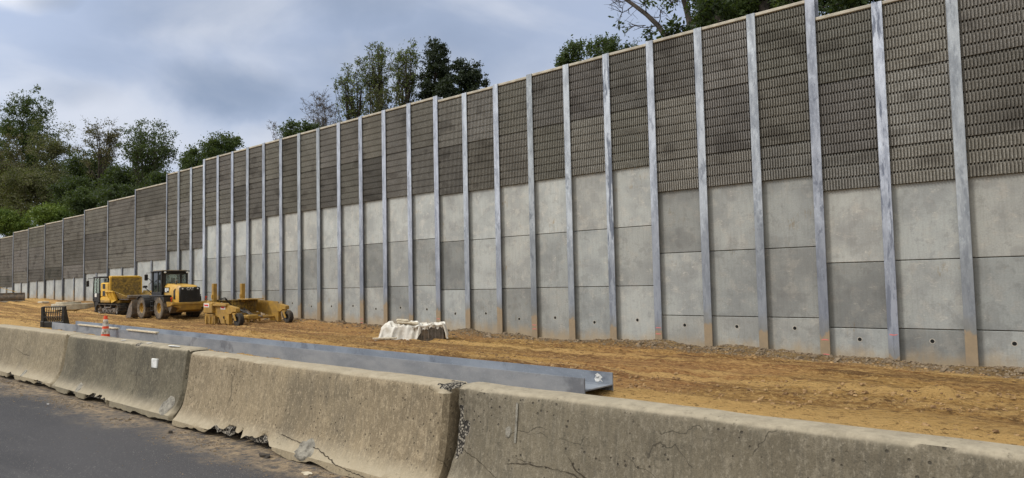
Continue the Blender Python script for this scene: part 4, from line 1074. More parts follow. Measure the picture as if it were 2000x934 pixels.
# tipping body: tall head board, low flared sides, open chute behind
mb = MB()
mb.bbox(.0, -1.12, 1.18, .10, 1.02, 2.58, .02)
mb.prism([(.0, 2.45), (.0, 2.62), (.38, 2.66), (.42, 2.5)], -1.0, .92, 'y')
bd = mb.build('head_board', M_ycl, root)
mb = MB(); mb.bbox(-.012, -1.02, 1.30, -.002, .92, 2.48, .002); mb.build('mud_coat', M_ymud, bd)
mb = MB(); mb.bbox(-2.45, -1.05, 1.12, .0, .95, 1.20, .02)
for s, ya in ((1, .95), (-1, -1.05)):
    mb.add([(-2.3, ya, 1.2), (0, ya, 1.2), (0, ya + s * .22, 1.62), (-.95, ya + s * .22, 1.60), (-2.45, ya + s * .05, 1.24), (-2.3, ya - s * .06, 1.2), (0, ya - s * .06, 1.2), (0, ya + s * .16, 1.63), (-.95, ya + s * .16, 1.61), (-2.45, ya - s * .01, 1.25)],
           [(0, 1, 2, 3, 4), (9, 8, 7, 6, 5), (2, 7, 8, 3), (3, 8, 9, 4), (1, 6, 7, 2)])
bo = mb.build('tipping_body', M_ymud, root)
mb = MB()
mb.add([(-1.0, 1.04, 1.0), (.05, 1.04, 1.0), (.05, 1.24, 1.62), (-1.02, 1.24, 1.60), (-1.0, .94, 1.0), (.05, .94, 1.0), (.05, 1.16, 1.62), (-1.02, 1.16, 1.60)],
       [(0, 1, 2, 3), (7, 6, 5, 4), (0, 3, 7, 4), (1, 5, 6, 2), (3, 2, 6, 7), (0, 4, 5, 1)])
for x in (-.98, -.5, -.02): mb.add([(x, 1.05, 1.02), (x + .07, 1.05, 1.02), (x + .07, 1.28, 1.60), (x, 1.28, 1.60), (x, 1.0, 1.02), (x + .07, 1.0, 1.02)], [(0, 1, 2, 3), (0, 3, 4), (1, 5, 2)])
mb.bbox(-1.04, 1.20, 1.56, .08, 1.30, 1.64, .02); mb.prism([(-1.0, 1.0), (-.3, .82), (.0, .95), (.05, 1.02)], .6, 1.04, 'y')
mb.build('side_board', M_ycl, root)
mb = MB(); mb.bbox(-2.45, -1.0, 1.02, -1.1, .9, 1.118, .02); mb.prism([(-2.6, 1.15), (-2.6, 1.3), (-2.4, 1.34), (-2.3, 1.15)], -1.05, .95, 'y'); mb.tube([(-1.3, .4, .6), (-.2, .4, 1.1)], .07, 8); mb.tube([(-1.3, -.4, .6), (-.2, -.4, 1.1)], .07, 8); mb.build('chute', M_steel, root)

# ------------------------------------------------------------------ box grader attachment
p = at_d(447, 640, 35.2)
gx, gy = p.x, p.y
root = empty('box_grader', (gx, gy, gz(gx, gy) + .02), pi, 'yellow box grader with two upright masts and two caster wheels, right of the wheel loader', 'box grader')
W = 2.72; D_ = 2.25     # local x points backwards along the wall, local y = -world y
def end_plate(y0, y1):
    return [(0, .12), (0, 1.08), (.12, 1.12), (D_, 1.22), (D_, .62), (1.5, .5), (.95, .42), (.75, .12)]
mb = MB(); mb.prism(end_plate(0, 0), -.03, .03, 'y')
mb.bbox(.02, .02, .98, D_, .16, 1.10, .02); mb.bbox(D_ - .9, .0, .62, D_, .20, 1.15, .03)
for s in range(4): mb.prism([(.25 + s * .02, .13), (.30, .13), (.32, .3), (.25, .3)], .03, .06, 'y')
mb.tube([(.42, .031, .42), (.42, .05, .42)], .09, 14)
pl = mb.build('side_plate', M_yel2, root)
mb = MB(); mb.tube([(.42, .045, .42), (.42, .055, .42)], .07, 14); mb.build('hub_hole', M_hole, pl)
for x0, x1, z in ((.30, .78, .82), (1.62, 2.18, .92)):
    mb = MB(); mb.bbox(x0, .205 if x0 > 1 else .032, z, x1, .212 if x0 > 1 else .038, z + .20, .002); st = mb.build('sticker', M_white, pl)
    mb = MB(); yy = .213 if x0 > 1 else .039; mb.prism([(x0 + .05, z + .05), (x1 - .1, z + .05), (x1 - .04, z + .14), (x0 + .12, z + .14)], yy, yy + .003, 'y'); mb.build('sticker_print', M_red, st)
mb = MB(); mb.prism(end_plate(0, 0), -W - .03, -W + .03, 'y'); mb.build('side_plate', M_yel2, root)
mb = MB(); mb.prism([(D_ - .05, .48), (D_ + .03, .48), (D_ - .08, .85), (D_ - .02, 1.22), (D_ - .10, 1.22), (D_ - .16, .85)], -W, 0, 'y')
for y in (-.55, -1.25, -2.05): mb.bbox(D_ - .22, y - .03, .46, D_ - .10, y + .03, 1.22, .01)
mb.bbox(D_ - .2, -W, 1.18, D_ + .05, 0, 1.25, .02); mb.build('moldboard', M_ymud, root)  # real mud, and its dark brown also paints the shade on the inner face
mb = MB()   # rear rake drum with teeth
mb.tube([(D_ - .4, .1, .44), (D_ - .4, -W, .44)], .12, 12)
for i in range(9):
    y = .12 - i * W / 8
    for x in (D_ - .65, D_ - .25): mb.prism([(x, .45), (x + .12, .45), (x + .10, .06), (x + .03, .04)], y - .04, y + .04, 'y')
mb.bbox(1.35, .06, .50, D_ - .05, .13, .58, .01)
for i in range(7):
    x = 1.20 + i * .155; mb.prism([(x, .5), (x + .10, .5), (x + .13, .28), (x + .07, .06), (x + .0, .10), (x + .03, .30)], .03, .12, 'y')
mb.build('rake_teeth', M_yel2, root)
mb = MB()
for x in (.35, .62): mb.tube([(x, 0, .30 + x * .1), (x, -W, .30 + x * .1)], .065, 10)
mb.bbox(.25, -1.75, .24, .75, -1.15, .48, .04); mb.build('cross_tube', M_yel2, root)
mb = MB()
for y in (-.75, -1.9): mb.prism([(.2, .42), (1.2, .5), (D_ - .2, .8), (D_ - .2, .68), (1.2, .38), (.2, .34)], y - .05, y + .05, 'y')
mb.tube([(.5, -1.4, .48), (.9, -1.5, .6), (1.3, -1.3, .55)], .03, 6); mb.build('linkage', M_steel, root)
for x, y, h_ in ((D_ - .12, -.32, 2.12), (D_ - .12, -1.88, 2.10)):
    mb = MB(); mb.bbox(x - .10, y - .10, 1.1, x + .10, y + .10, h_, .015); mb.bbox(x - .03, y - .115, 1.2, x + .03, y - .101, h_ - .1, .002); mb.bbox(x - .06, y + .101, 1.35, x + .06, y + .15, 1.55, .01); mb.build('mast', M_yel2, root)
mb = MB(); mb.bbox(D_ - 1.2, -2.5, 1.24, D_ - .1, -1.6, 1.29, .01); mb.build('cover_plate', M_yel2, root)
mb = MB(); mb.lathe([(0, 0), (.05, .005), (.055, .02), (0, .025)], (D_ - .17, -.70, 1.10), 'x', 10); mb.build('beacon_cap', M_white, root)
mb = MB(); 
for k_ in range(3): mb.tube([(D_ - .15, -.35 - k_ * .05, 1.25), (D_ - .5, -.7, 1.30 + .05 * k_), (D_ - .6, -1.1, .9), (.9, -1.3 - .1 * k_, .62), (.6, -1.45, .5)], .018, 5)
mb.build('hose', M_blk, root)
for y in (-.03, -W - .02):
    cs = link('caster', None, root, (0, y, 0))
    mb = MB()
    mb.bbox(-.10, -.09, .08, .02, .09, .98, .01)
    mb.prism([(.0, .62), (.0, 1.02), (-.70, .92), (-.82, .88), (-.82, .72), (-.52, .72), (-.30, .60)], -.11, .11, 'y')
    mb.tube([(-.72, 0, .72), (-.72, 0, .62)], .05, 8)
    mb.prism([(-.60, .66), (-.60, .58), (-.86, .58), (-.86, .66)], -.17, .17, 'y')
    for s in (-1, 1): mb.prism([(-.62, .62), (-.80, .62), (-.98, .30), (-.86, .28)], s * .17 - .015, s * .17 + .015, 'y')
    mb.build('caster_arm', M_yel2, cs)
    wheel(cs, -.92, 0, .33, .24, M_rubd, M_blk, 1, lugs=0, name='wheel')

# ------------------------------------------------------------------ precast concrete rings stacked flat, left of the crawler dumper
p = at_d(142, 603, 55.0)
root = empty('concrete_ring', (p.x, p.y, gz(p.x, p.y) + .06), .1, 'lower pale concrete slab ring on the clay, left of the crawler dumper', 'concrete ring')
def ring(ro, ri, h, z):
    mb = MB(); mb.lathe([(ri, z), (ro, z), (ro, z + h - .03), (ro - .03, z + h), (ri, z + h), (ri, z)], (0, 0, 0), 'z', 40); return mb
ring(1.42, .8, .42, 0).build('ring_body', M_conc, root, True)
root2 = empty('concrete_ring', (p.x - .62, p.y - .1, gz(p.x, p.y) + .485), .5, 'upper small pale concrete ring resting on the wider ring', 'concrete ring')
ring(.85, .5, .12, 0).build('ring_body', M_conc, root2, True)
for i, (px, py, D, s, lb) in enumerate(((85, 588, 62, .55, 'flat pale rock slab in the clay by the far wall panels'), (134, 589, 60, .6, 'reddish brown block of clay behind the concrete rings'))):
    q = at_d(px, py, D); mb = MB(); mb.bbox(-s, -.3, -.05, s, .3, .16, .06); o = mb.build('rock_slab', M_conc if i == 0 else M_clod, None, loc=(q.x, q.y, gz(q.x, q.y))); tag(o, lb, 'rock')

# ------------------------------------------------------------------ far dozer blade with mast, at the left edge
p = at_d(6, 590, 64)
root = empty('dozer_blade', (p.x, p.y, gz(p.x, p.y)), pi - .35, 'grey curved dozer blade with a yellow antenna mast, at the left edge', 'dozer blade')
mb = MB(); n = 8; cv = [(.18 * (1 - sin(pi * i / n)) , .82 * i / n) for i in range(n + 1)]
mb.prism(cv + [(a + .05, b_) for a, b_ in reversed(cv)], -1.6, 1.5, 'y'); mb.bbox(-.02, -1.62, 0, .22, -1.56, .84, .01); mb.bbox(.10, -1.6, .76, .3, 1.5, .86, .01); mb.build('blade', M_steel, root)
mb = MB(); mb.bbox(.05, -1.6, .0, .16, 1.5, .14, .01); mb.build('cutting_edge', M_cap, root)
ms = link('mast', None, root, (0, 0, 0))
mb = MB(); mb.tube([(.3, .68, .3), (.3, .68, 1.85)], .05, 8); mb.tube([(.3, .68, 1.5), (.3, -1.0, .9)], .02, 5); mb.build('pole', M_ycl, ms)
mb = MB(); mb.lathe([(0, 1.85), (.16, 1.85), (.2, 1.93), (.17, 2.0), (0, 2.03)], (.3, .68, 0), 'z', 16); mb.build('antenna', M_wood, ms)
mb = MB(); mb.bbox(.2, -.4, .15, 2.8, .6, .7, .05); mb.build('push_arm', M_blk, root)

# ------------------------------------------------------------------ black slatted grapple bucket standing on its heel
pL = at_d(79, 638, 31.0); pR = at_d(126, 631, 31.0); pT = at_d(80, 599, 31.0)
zg = gz((pL.x + pR.x) / 2, (pL.y + pR.y) / 2); HH = pT.z - zg
dv = (Vector((pR.x, pR.y, 0)) - Vector((pL.x, pL.y, 0))); Wd = dv.length; an = math.atan2(dv.y, dv.x)
root = empty('skeleton_bucket', ((pL.x + pR.x) / 2, (pL.y + pR.y) / 2, zg), an, 'black slatted skeleton bucket attachment at the left end of the steel beam', 'bucket attachment')
w2 = Wd / 2 * .97
for s in (-1, 1):
    mb = MB(); xi, xo = (s * (w2 - .12), s * w2); yy = [(.0, .0), (.0, .34), (.05, HH * .96), (.12, HH), (.26, HH * .5), (.42, .05)]
    mb.prism([(y, z) for y, z in yy], min(xi + (.06 * s), xo), max(xi + .06 * s, xo), 'x')
    mb.prism([(0, .28), (.0, HH * .97), (.03, HH * .97), (.03, .28)], min(s * (w2 - .10), s * w2), max(s * (w2 - .10), s * w2), 'x')
    mb.build('side_plate', M_blk, root)
mb = MB(); mb.bbox(-w2, -.02, .0, w2, .10, .27, .03); mb.bbox(-w2 - .02, -.05, 0, -w2 + .14, .12, .30, .03); mb.bbox(-w2, .02, HH - .055, w2, .16, HH, .015); mb.bbox(-w2, .0, HH * .70, w2, .04, HH * .70 + .035, .005); mb.bbox(-w2, .0, HH * .48, w2, .06, HH * .48 + .045, .005); mb.build('cross_bar', M_blk, root)
mb = MB()
for i in range(9):
    x = -w2 + .12 + (2 * w2 - .24) * i / 8; mb.tube([(x, .02, .25), (x, .01, HH * .5), (x, .06, HH - .03)], .016, 6); mb.tube([(x, .03, .40), (x + .02, .20, .16), (x + .02, .40, .06)], .014, 5); mb.tube([(x, .04, HH * .5), (x + .03, .35, HH * .34)], .014, 5)
mb.build('tine', M_blk, root)

# ------------------------------------------------------------------ stack of ribbed forms under a white tarpaulin
p = at_d(812, 664, 25.6)
zt = gz(p.x, p.y)
RZ = radians(44)
root = empty('form_stack', (p.x, p.y, zt - .02), RZ, 'low stack of dark ribbed metal forms half covered by the white tarpaulin', 'stack of forms')
for k_, (x0, x1) in enumerate(((-1.05, -.1), (-.05, .98))):
    mb = MB(); mb.box(x0, -.02, .03, x1, 1.2, .48); nrib = 8
    for i in range(nrib + 1):
        x = x0 + (x1 - x0) * i / nrib; t = .012 if i % 2 else .02; mb.bbox(x - t, -.07, .02, x + t, -.018, .50, .004)
        mb.bbox(x1 + .0, .1 + i * .12, .02, x1 + .04, .12 + i * .12, .49, .004)
    mb.bbox(x0, -.06, .0, x1, 1.18, .05, .005); mb.build('form_panel', M_steel if k_ else M_steel, root)
# the cloth: lies over the stack, hangs down its front and runs out on the ground at the left
nu, nv = 170, 110
U1 = np.linspace(-1.42, 1.16, nu); DR = np.interp(U1, [-1.42, -1.0, -.75, -.5, -.3, -.1, .08, .25, .5, .8, .98, 1.16], [.45, .60, .58, .85, .92, .72, .42, .18, .12, .14, .12, .34])
DR = DR + .03 * np.sin(U1 * 19) + .02 * np.sin(U1 * 41 + 1)
U, V = np.meshgrid(U1, np.linspace(0, 1, nv), indexing='ij'); DRm = DR[:, None]
zt_ = np.interp(U, [-1.42, -1.34, -1.22, -1.08, -.98, .98, 1.04, 1.16], [.03, .12, .36, .50, .55, .55, .50, .12])
vt = .52; on = V < vt
ytop = 1.2 - (V / vt) * 1.27
s_ = np.clip((V - vt) / (1 - vt), 0, 1) * DRm
flare = np.interp(U, [-1.6, -.6, 0, .3], [.45, .30, .22, .05])
zfall = np.maximum(zt_ - s_ * (1 - .12 * flare), 0); over = np.maximum(s_ - zt_, 0)
Yc = np.where(on, ytop, -.07 - flare * np.minimum(s_, zt_) - over * .9); Zc = np.where(on, zt_, zfall)
rnd = np.exp(-((V - vt) / .03) ** 2); Zc = Zc - .03 * rnd
hang = np.clip((V - vt) / .12, 0, 1) * np.clip(Zc / .15 + .2, 0, 1)
f1 = vnoise(U * 1.0 + V * .25, V * 0, .115, 1, 61) - .5; f2 = vnoise(U - V * .5, V * .3, .24, 1, 62) - .5
Yc = Yc + hang * (f1 * .13 + f2 * .16); Xc = U + hang * (vnoise(U, V, .3, .3, 66) - .5) * .05
wr = (vnoise(U + V * .7, V - U * .3, .20, .12, 63) - .5) * .16 + (vnoise(U - V, V + U * .5, .09, .15, 67) - .5) * .10 + (vnoise(U, V, .5, .25, 68) - .5) * .22 * (U < .2)
Zc = Zc + wr * np.where(on, 1, .35) * np.clip(Zc * 3, .25, 1)
Zc = Zc + .10 * np.exp(-(((U + .55) / .45) ** 2 + ((Yc - .35) / .35) ** 2)) * on
Zc = np.maximum(Zc, .025 + .05 * vnoise(U, V, .12, .06, 69))
me = grid_mesh('tarpaulin', Xc, Yc, Zc, M_cloth); tp = link('tarpaulin', me, None, (p.x, p.y, zt)); tp.rotation_euler = (0, 0, RZ)
md = tp.modifiers.new('thick', 'SOLIDIFY'); md.thickness = .010; md.offset = 1
tag(tp, 'crumpled off white tarpaulin draped over the stack of forms near the wall', 'tarpaulin')
mb = MB(); mb.bbox(-.38, -.15, 0, .40, .15, .10, .045); mb.bbox(-.42, -.12, .06, .05, .14, .17, .05)
_c, _s = cos(RZ), sin(RZ); bg = mb.build('folded_sack', M_wood, None, loc=(p.x + _c * -.30 - _s * .15, p.y + _s * -.30 + _c * .15, zt + .58)); bg.rotation_euler = (0, .10, RZ + .1)
tag(bg, 'folded tan sack lying on top of the white tarpaulin', 'sack')
mb = MB(); mb.bbox(-.42, -.05, 0, .42, .05, .06, .01); bg = mb.build('timber_block', M_wood, None, loc=(p.x - .48, p.y - 1.02, gz(p.x - .48, p.y - 1.02) + .02)); bg.rotation_euler = (0, 0, RZ); tag(bg, 'short pale timber lying at the foot of the white tarpaulin', 'timber block')
# small rubbish on the asphalt
for i, (px, py, nm, mt, sz, lb) in enumerate(((548, 886, 'tyre_scrap', M_rubd, (.11, .05, .03), 'black scrap of tyre rubber below the broken barrier edge'), (600, 926, 'cardboard_scrap', M_wood, (.10, .05, .012), 'flat tan scrap of cardboard at the foot of the tan barrier'),
                                         (333, 846, 'tyre_scrap', M_rubd, (.05, .03, .03), 'black rubber lump at the corner of the dark barrier'), (94, 790, 'paper_scrap', M_white, (.04, .02, .006), 'small white paper scrap on the asphalt by the left barriers'))):
    d = ray(px, py); t = (-CH) / (d.z + .008 * d.x); q = Vector((0, 0, CH)) + d * t
    mb = MB(); rr = random.Random(i); n = 9; sx, sy, sz_ = sz
    vs = [(sx * cos(2 * pi * k / n) * rr.uniform(.6, 1.1), sy * sin(2 * pi * k / n) * rr.uniform(.6, 1.1), z) for z in (0, sz_) for k in range(n)]
    mb.add(vs, [tuple(range(n - 1, -1, -1)), tuple(range(n, 2 * n))] + [(k, (k + 1) % n, n + (k + 1) % n, n + k) for k in range(n)])
    o = mb.build(nm, mt, None, loc=(q.x, min(q.y, TOE - .12), zroad(q.x) + .003)); tag(o, lb, nm.replace('_', ' '))
# ------------------------------------------------------------------ trees behind the wall
PER, LSC = 1.9, .58
def leaf_mesh(name, C, S, mt, parent, seed, el=1.7, up=.25):
    r = np.random.RandomState(seed); n = len(C)
    a = r.randn(n, 3); a /= np.linalg.norm(a, axis=1)[:, None]
    b_ = r.randn(n, 3); b_[:, 2] += up; b_ -= (a * b_).sum(1)[:, None] * a; b_ /= np.linalg.norm(b_, axis=1)[:, None]
    s = (S * (.6 + .8 * r.rand(n)))[:, None]
    P = np.stack([C - a * s * .5 * el, C + b_ * s * .42, C + a * s * .5 * el, C - b_ * s * .42], 1).reshape(-1, 3)
    me = bpy.data.meshes.new(name); me.vertices.add(n * 4); me.vertices.foreach_set('co', P.ravel())
    me.loops.add(n * 4); me.loops.foreach_set('vertex_index', np.arange(n * 4, dtype=np.int32)); me.polygons.add(n); me.polygons.foreach_set('loop_start', (np.arange(n) * 4).astype(np.int32))
    me.materials.append(mt); me.update(calc_edges=True)
    return link(name, me, parent)

def make_tree(name, label, px, py, wpx, Y, cbpx, leaf, bark=None, seed=1, limbs=14, subs=5, clumps=4, per=16, ls=.28, cr=.55, stems=1, lean=0, upw=.35, trunk_r=.22, lump=.35, fill=.35, cat='tree', group='trees and bushes behind the noise wall', shape='oval', twigs=True, back=1.0):
    rr = random.Random(seed); nr = np.random.RandomState(seed)
    top = at_y(px, py, Y); D = (top - Vector((0, 0, CH))).dot(FW)
    zb = float(zhill(top.x, Y)) - .2; H = top.z - zb; Rc = wpx * D / FPX / 2; cb = at_y(px, cbpx, Y).z - zb; cb = max(.3, min(cb, H * .75))
    root = empty(name, (top.x, top.y, zb), 0, label, cat, group)
    cz = (cb + H) / 2; rz = (H - cb) / 2; Ry = Rc * back
    lob = [(Vector((rr.gauss(0, 1), rr.gauss(0, 1), rr.gauss(0, 1))).normalized(), rr.uniform(-lump, lump * .55)) for _ in range(9)]
    def env(d):
        k = 1.0
        for v, a in lob: k += a * max(0, d.dot(v)) ** 5
        return k
    def target(fmin=.45):
        while True:
            d = Vector((rr.gauss(0, 1), rr.gauss(0, 1), rr.gauss(0, 1) + upw)).normalized()
            f = rr.uniform(fmin, 1) ** .6 * env(d)
            wz = d.z
            rad = 1.0
            if shape == 'cone': rad = max(.12, 1 - .75 * (wz + 1) / 2)
            if shape == 'spire': rad = 1.05 - .5 * max(0, wz)
            return Vector((d.x * Rc * f * rad, d.y * Ry * f * rad, cz + wz * rz * min(f, 1.0)))
    tm = MB(); sc_ = []
    for st in range(stems):
        ox = rr.uniform(-.3, .3) * Rc * (stems > 1); tx = rr.uniform(-.5, .5) * Rc * (stems > 1) + lean * Rc
        topz = H * (.93 if shape in ('cone', 'spire') else rr.uniform(.72, .88))
        tp = [Vector((ox + (tx - ox) * (i / 7) ** 1.3 + rr.uniform(-.07, .07) * Rc * .5, rr.uniform(-.06, .06) * Rc, topz * i / 7)) for i in range(8)]
        tr_ = trunk_r * (1 if stems == 1 else .6); tm.tube(tp, [tr_ * (1 - .85 * i / 7) + .012 for i in range(8)], 7)
        for l in range(limbs // stems):
            t = rr.uniform(max(.08, (cb / H) * .75), .97) * 7; i = min(6, int(t)); s0 = tp[i].lerp(tp[i + 1], t - i)
            e_ = target()
            if shape in ('cone', 'spire'): e_.z = s0.z + rr.uniform(-.02, .10) * H; dd = Vector((e_.x, e_.y, 0)); mx = Rc * (max(.1, 1.05 * (1 - (s0.z - cb) / (H - cb)) ** .6) if shape == 'cone' else max(.25, sin(pi * min(1, max(.08, (s0.z - cb * .6) / (H - cb * .6)))) ** .55 * rr.uniform(.75, 1.1))); e_ = s0 + dd.normalized() * mx * rr.uniform(.65, 1) + Vector((0, 0, rr.uniform(-.3, .6)))
            elif e_.z < s0.z: e_.z = s0.z + rr.uniform(-.1, .5) * (H - s0.z) * .5
            mid = s0.lerp(e_, .5) + Vector((0, 0, -.0 + rr.uniform(-.04, .10) * (e_ - s0).length)) + Vector((rr.uniform(-1, 1), rr.uniform(-1, 1), 0)) * .06 * (e_ - s0).length
            pp = [s0, s0.lerp(mid, .5) * .5 + s0.lerp(mid, .55) * .5, mid, mid.lerp(e_, .5) + Vector((0, 0, .03 * (e_ - s0).length)), e_]
            r0_ = tr_ * .42 * (1 - .6 * t / 7) + .012
            tm.tube(pp, [r0_, r0_ * .8, r0_ * .6, r0_ * .4, r0_ * .18], 5, caps=False)
            for s in range(subs):
                q = rr.uniform(.25, 1.0) * 4; j = min(3, int(q)); a = pp[j].lerp(pp[j + 1], q - j)
                L = rr.uniform(.25, .6) * Rc * .8; dv = ((e_ - s0).normalized() + Vector((rr.gauss(0, .7), rr.gauss(0, .7), rr.gauss(.15, .5)))).normalized(); b2 = a + dv * L
                if shape in ('cone', 'spire'): b2 = a + dv * L * .6
                if b2.z > H: b2.z = H - rr.uniform(0, .4)
                k = sqrt((b2.x / (Rc * 1.15)) ** 2 + (b2.y / (Ry * 1.15)) ** 2)
                if k > 1: b2.x /= k; b2.y /= k
                m2 = a.lerp(b2, .5) + Vector((0, 0, rr.uniform(-.05, .12) * L))
                tm.tube([a, m2, b2], [r0_ * .3, r0_ * .2, .008], 4, caps=False)
                if twigs:
                    for tw in range(3 if per else 6):
                        w0 = a.lerp(b2, rr.uniform(.3, 1)); w1 = w0 + Vector((rr.gauss(0, .5), rr.gauss(0, .5), rr.gauss(.25, .4))) * L * .55
                        tm.tube([w0, w0.lerp(w1, .5) + Vector((0, 0, .04)), w1], [.016, .011, .006], 3, caps=False)
                        if not per:
                            w2 = w0.lerp(w1, .5) + Vector((rr.gauss(0, .4), rr.gauss(0, .4), rr.gauss(.2, .3))) * L * .4; tm.tube([w0.lerp(w1, .5), w2], [.009, .005], 3, caps=False)
                for c in range(clumps):
                    f = rr.uniform(.2, 1.08); sc_.append(a.lerp(b2, f) + Vector((rr.gauss(0, 1), rr.gauss(0, 1), rr.gauss(0, 1))) * .22 * cr)
    # some clumps fill the inside of the crown
    nfill = int(len(sc_) * fill)
    for _ in range(nfill): sc_.append(target(.15))
    tm.build('trunk', bark or M_bark, root, True)
    per = per * PER; ls = ls * LSC
    if per and sc_:
        Cc = np.array([tuple(v) for v in sc_]); m_ = len(Cc); rad = cr * (.5 + nr.rand(m_) * .8)
        cnt = np.maximum(2, (per * (.4 + 1.2 * nr.rand(m_))).astype(int)); idx = np.repeat(np.arange(m_), cnt)
        P = Cc[idx] + nr.randn(len(idx), 3) * rad[idx][:, None] * np.array([.6, .6, .42])
        leaf_mesh('crown', P, np.full(len(P), ls), leaf, root, seed + 100)
    return root

T = make_tree
# the wood behind the far end of the wall
T('oak_tree', 'tallest dense dark green tree above the wood at the left edge', 62, 180, 128, 41, 330, L_mid, seed=1, limbs=20, subs=6, clumps=4, per=14, ls=.36, cr=.75)
T('oak_tree', 'dark green tree whose top is cut by the left edge, behind the olive trees', -12, 212, 90, 43, 360, L_dark, seed=2, limbs=14, subs=5, per=12, ls=.38, cr=.8)
T('spring_tree', 'olive brown budding tree at the left edge in front of the tallest dark tree', 26, 242, 120, 37, 400, L_brown, seed=3, limbs=18, subs=6, per=9, ls=.26, cr=.6, fill=.15, lump=.5)
T('spring_tree', 'olive budding tree with a wide rounded crown right of the tallest dark tree', 108, 238, 100, 38, 400, L_olive, seed=4, limbs=18, subs=6, per=9, ls=.26, cr=.6, fill=.2, lump=.5)
T('bare_tree', 'thin brownish tree with see-through crown and forked trunk against the sky', 195, 226, 100, 37.5, 330, L_brown, seed=5, limbs=22, subs=6, clumps=4, per=5, ls=.24, cr=.45, fill=.0, trunk_r=.24, upw=.5)
T('maple_tree', 'green oval tree with dark branching stems, standing apart left of the wide panels', 292, 236, 108, 37, 342, L_mid, seed=16, limbs=42, subs=6, clumps=4, per=4.5, ls=.25, cr=.50, fill=.25, stems=3, trunk_r=.30, upw=.3, lump=.12)
T('maple_tree', 'green spreading tree with a raised pointed branch rising over the wall', 432, 262, 100, 33.5, 340, L_mid, seed=7, limbs=16, subs=6, clumps=5, per=13, ls=.22, cr=.42, fill=.2, lump=.7)
T('maple_tree', 'low green tree crown beside the spreading tree, touching the wall top', 382, 288, 64, 34, 345, L_mid, seed=27, limbs=12, subs=6, clumps=5, per=13, ls=.22, cr=.42, fill=.2, lump=.5)
T('spring_tree', 'grey olive bushy tree in the middle of the left wood', 70, 325, 150, 34, 445, L_olive, seed=8, limbs=22, subs=6, per=14, ls=.27, cr=.7, fill=.5)
T('spring_tree', 'grey olive bushy tree low at the left edge', -5, 330, 110, 34.5, 450, L_olive, seed=28, limbs=18, subs=6, per=14, ls=.27, cr=.7, fill=.5)
T('oak_tree', 'dark green tree filling the wood below the thin brownish tree', 178, 292, 110, 39, 430, L_dark, seed=9, limbs=20, subs=6, per=17, ls=.32, cr=.8, fill=.6)
T('oak_tree', 'dark low tree filling the gap under the green oval tree', 250, 322, 100, 37, 410, L_dark, seed=10, limbs=18, subs=6, per=17, ls=.3, cr=.7, fill=.6)
T('oak_tree', 'dark low tree just left of the first narrow posts', 318, 338, 60, 35, 385, L_dark, seed=11, limbs=14, subs=5, per=16, ls=.26, cr=.55, fill=.5)
T('oak_tree', 'dark tree deep in the wood behind the grey olive bushy tree', 118, 310, 110, 43, 440, L_dark, seed=12, limbs=18, subs=6, per=17, ls=.34, cr=.8, fill=.6)
T('oak_tree', 'dark tree deep in the wood at the left edge', 18, 300, 120, 43, 450, L_dark, seed=13, limbs=18, subs=6, per=17, ls=.34, cr=.8, fill=.6)
T('oak_tree', 'dark shaggy tree rising behind the two grey olive bushy trees', 150, 345, 90, 33, 425, L_dark, seed=34, limbs=16, subs=6, per=16, ls=.27, cr=.6, fill=.6)
T('leafy_bush', 'bright green bush just above the far wall coping', 110, 402, 96, 29.5, 450, L_bright, seed=14, limbs=14, subs=5, per=15, ls=.24, cr=.5, fill=.7, cat='bush', trunk_r=.1)
T('leafy_bush', 'bright green bush above the wall at the left edge', 16, 408, 96, 29, 475, L_bright, seed=15, limbs=14, subs=5, per=15, ls=.24, cr=.5, fill=.7, cat='bush', trunk_r=.1)
T('leafy_bush', 'mid green bush right of the brightest bush on the hill', 168, 372, 70, 30, 425, L_mid, seed=17, limbs=12, subs=5, per=14, ls=.24, cr=.5, fill=.6, cat='bush', trunk_r=.1)
T('leafy_bush', 'dark green bush behind the stepped wide panels', 232, 358, 90, 31, 410, L_dark, seed=18, limbs=12, subs=5, per=15, ls=.25, cr=.5, fill=.7, cat='bush', trunk_r=.1)
T('oak_tree', 'dark tree beyond the left edge of the photo', -95, 240, 150, 42, 440, L_dark, seed=19, limbs=18, subs=5, per=12, ls=.42, cr=.9, fill=.5)
# the group above the middle of the wall
T('leafy_bush', 'low dense green bush peeping over the wall left of the bare twigs', 584, 238, 76, 28.5, 290, L_mid, seed=20, limbs=12, subs=5, clumps=4, per=13, ls=.17, cr=.34, fill=.4, cat='bush', trunk_r=.1)
T('bare_tree', 'leafless twiggy tree between the low bush and the tall sparse trees', 632, 186, 108, 31, 262, L_olive, M_barkg, seed=21, limbs=22, subs=6, clumps=1, per=0, stems=3, trunk_r=.13, upw=.8, fill=0)
T('bare_tree', 'leafless twigs just above the wall, left of the low bush', 548, 236, 60, 30, 285, L_olive, M_barkg, seed=22, limbs=14, subs=5, clumps=1, per=0, stems=3, trunk_r=.09, upw=.8, fill=0)
T('willow_tree', 'sparse young green tree, lowest and leftmost of the tall upright trees', 688, 114, 96, 31, 235, L_wil, seed=23, limbs=34, subs=6, clumps=4, per=2.3, ls=.15, cr=.24, stems=5, trunk_r=.17, upw=1.0, fill=.05, lump=.5)
T('willow_tree', 'sparse upright green tree in the middle of the tall group', 735, 84, 92, 32, 230, L_wil, seed=24, limbs=36, subs=6, clumps=4, per=2.3, ls=.15, cr=.24, stems=5, trunk_r=.18, upw=1.1, fill=.04, lump=.5)
T('willow_tree', 'tallest sparse green tree with open crown beside the dark conifers', 789, 56, 74, 32, 225, L_wil, seed=25, limbs=34, subs=6, clumps=4, per=2.0, ls=.16, cr=.22, stems=2, trunk_r=.19, upw=.8, fill=.04, lump=.4)
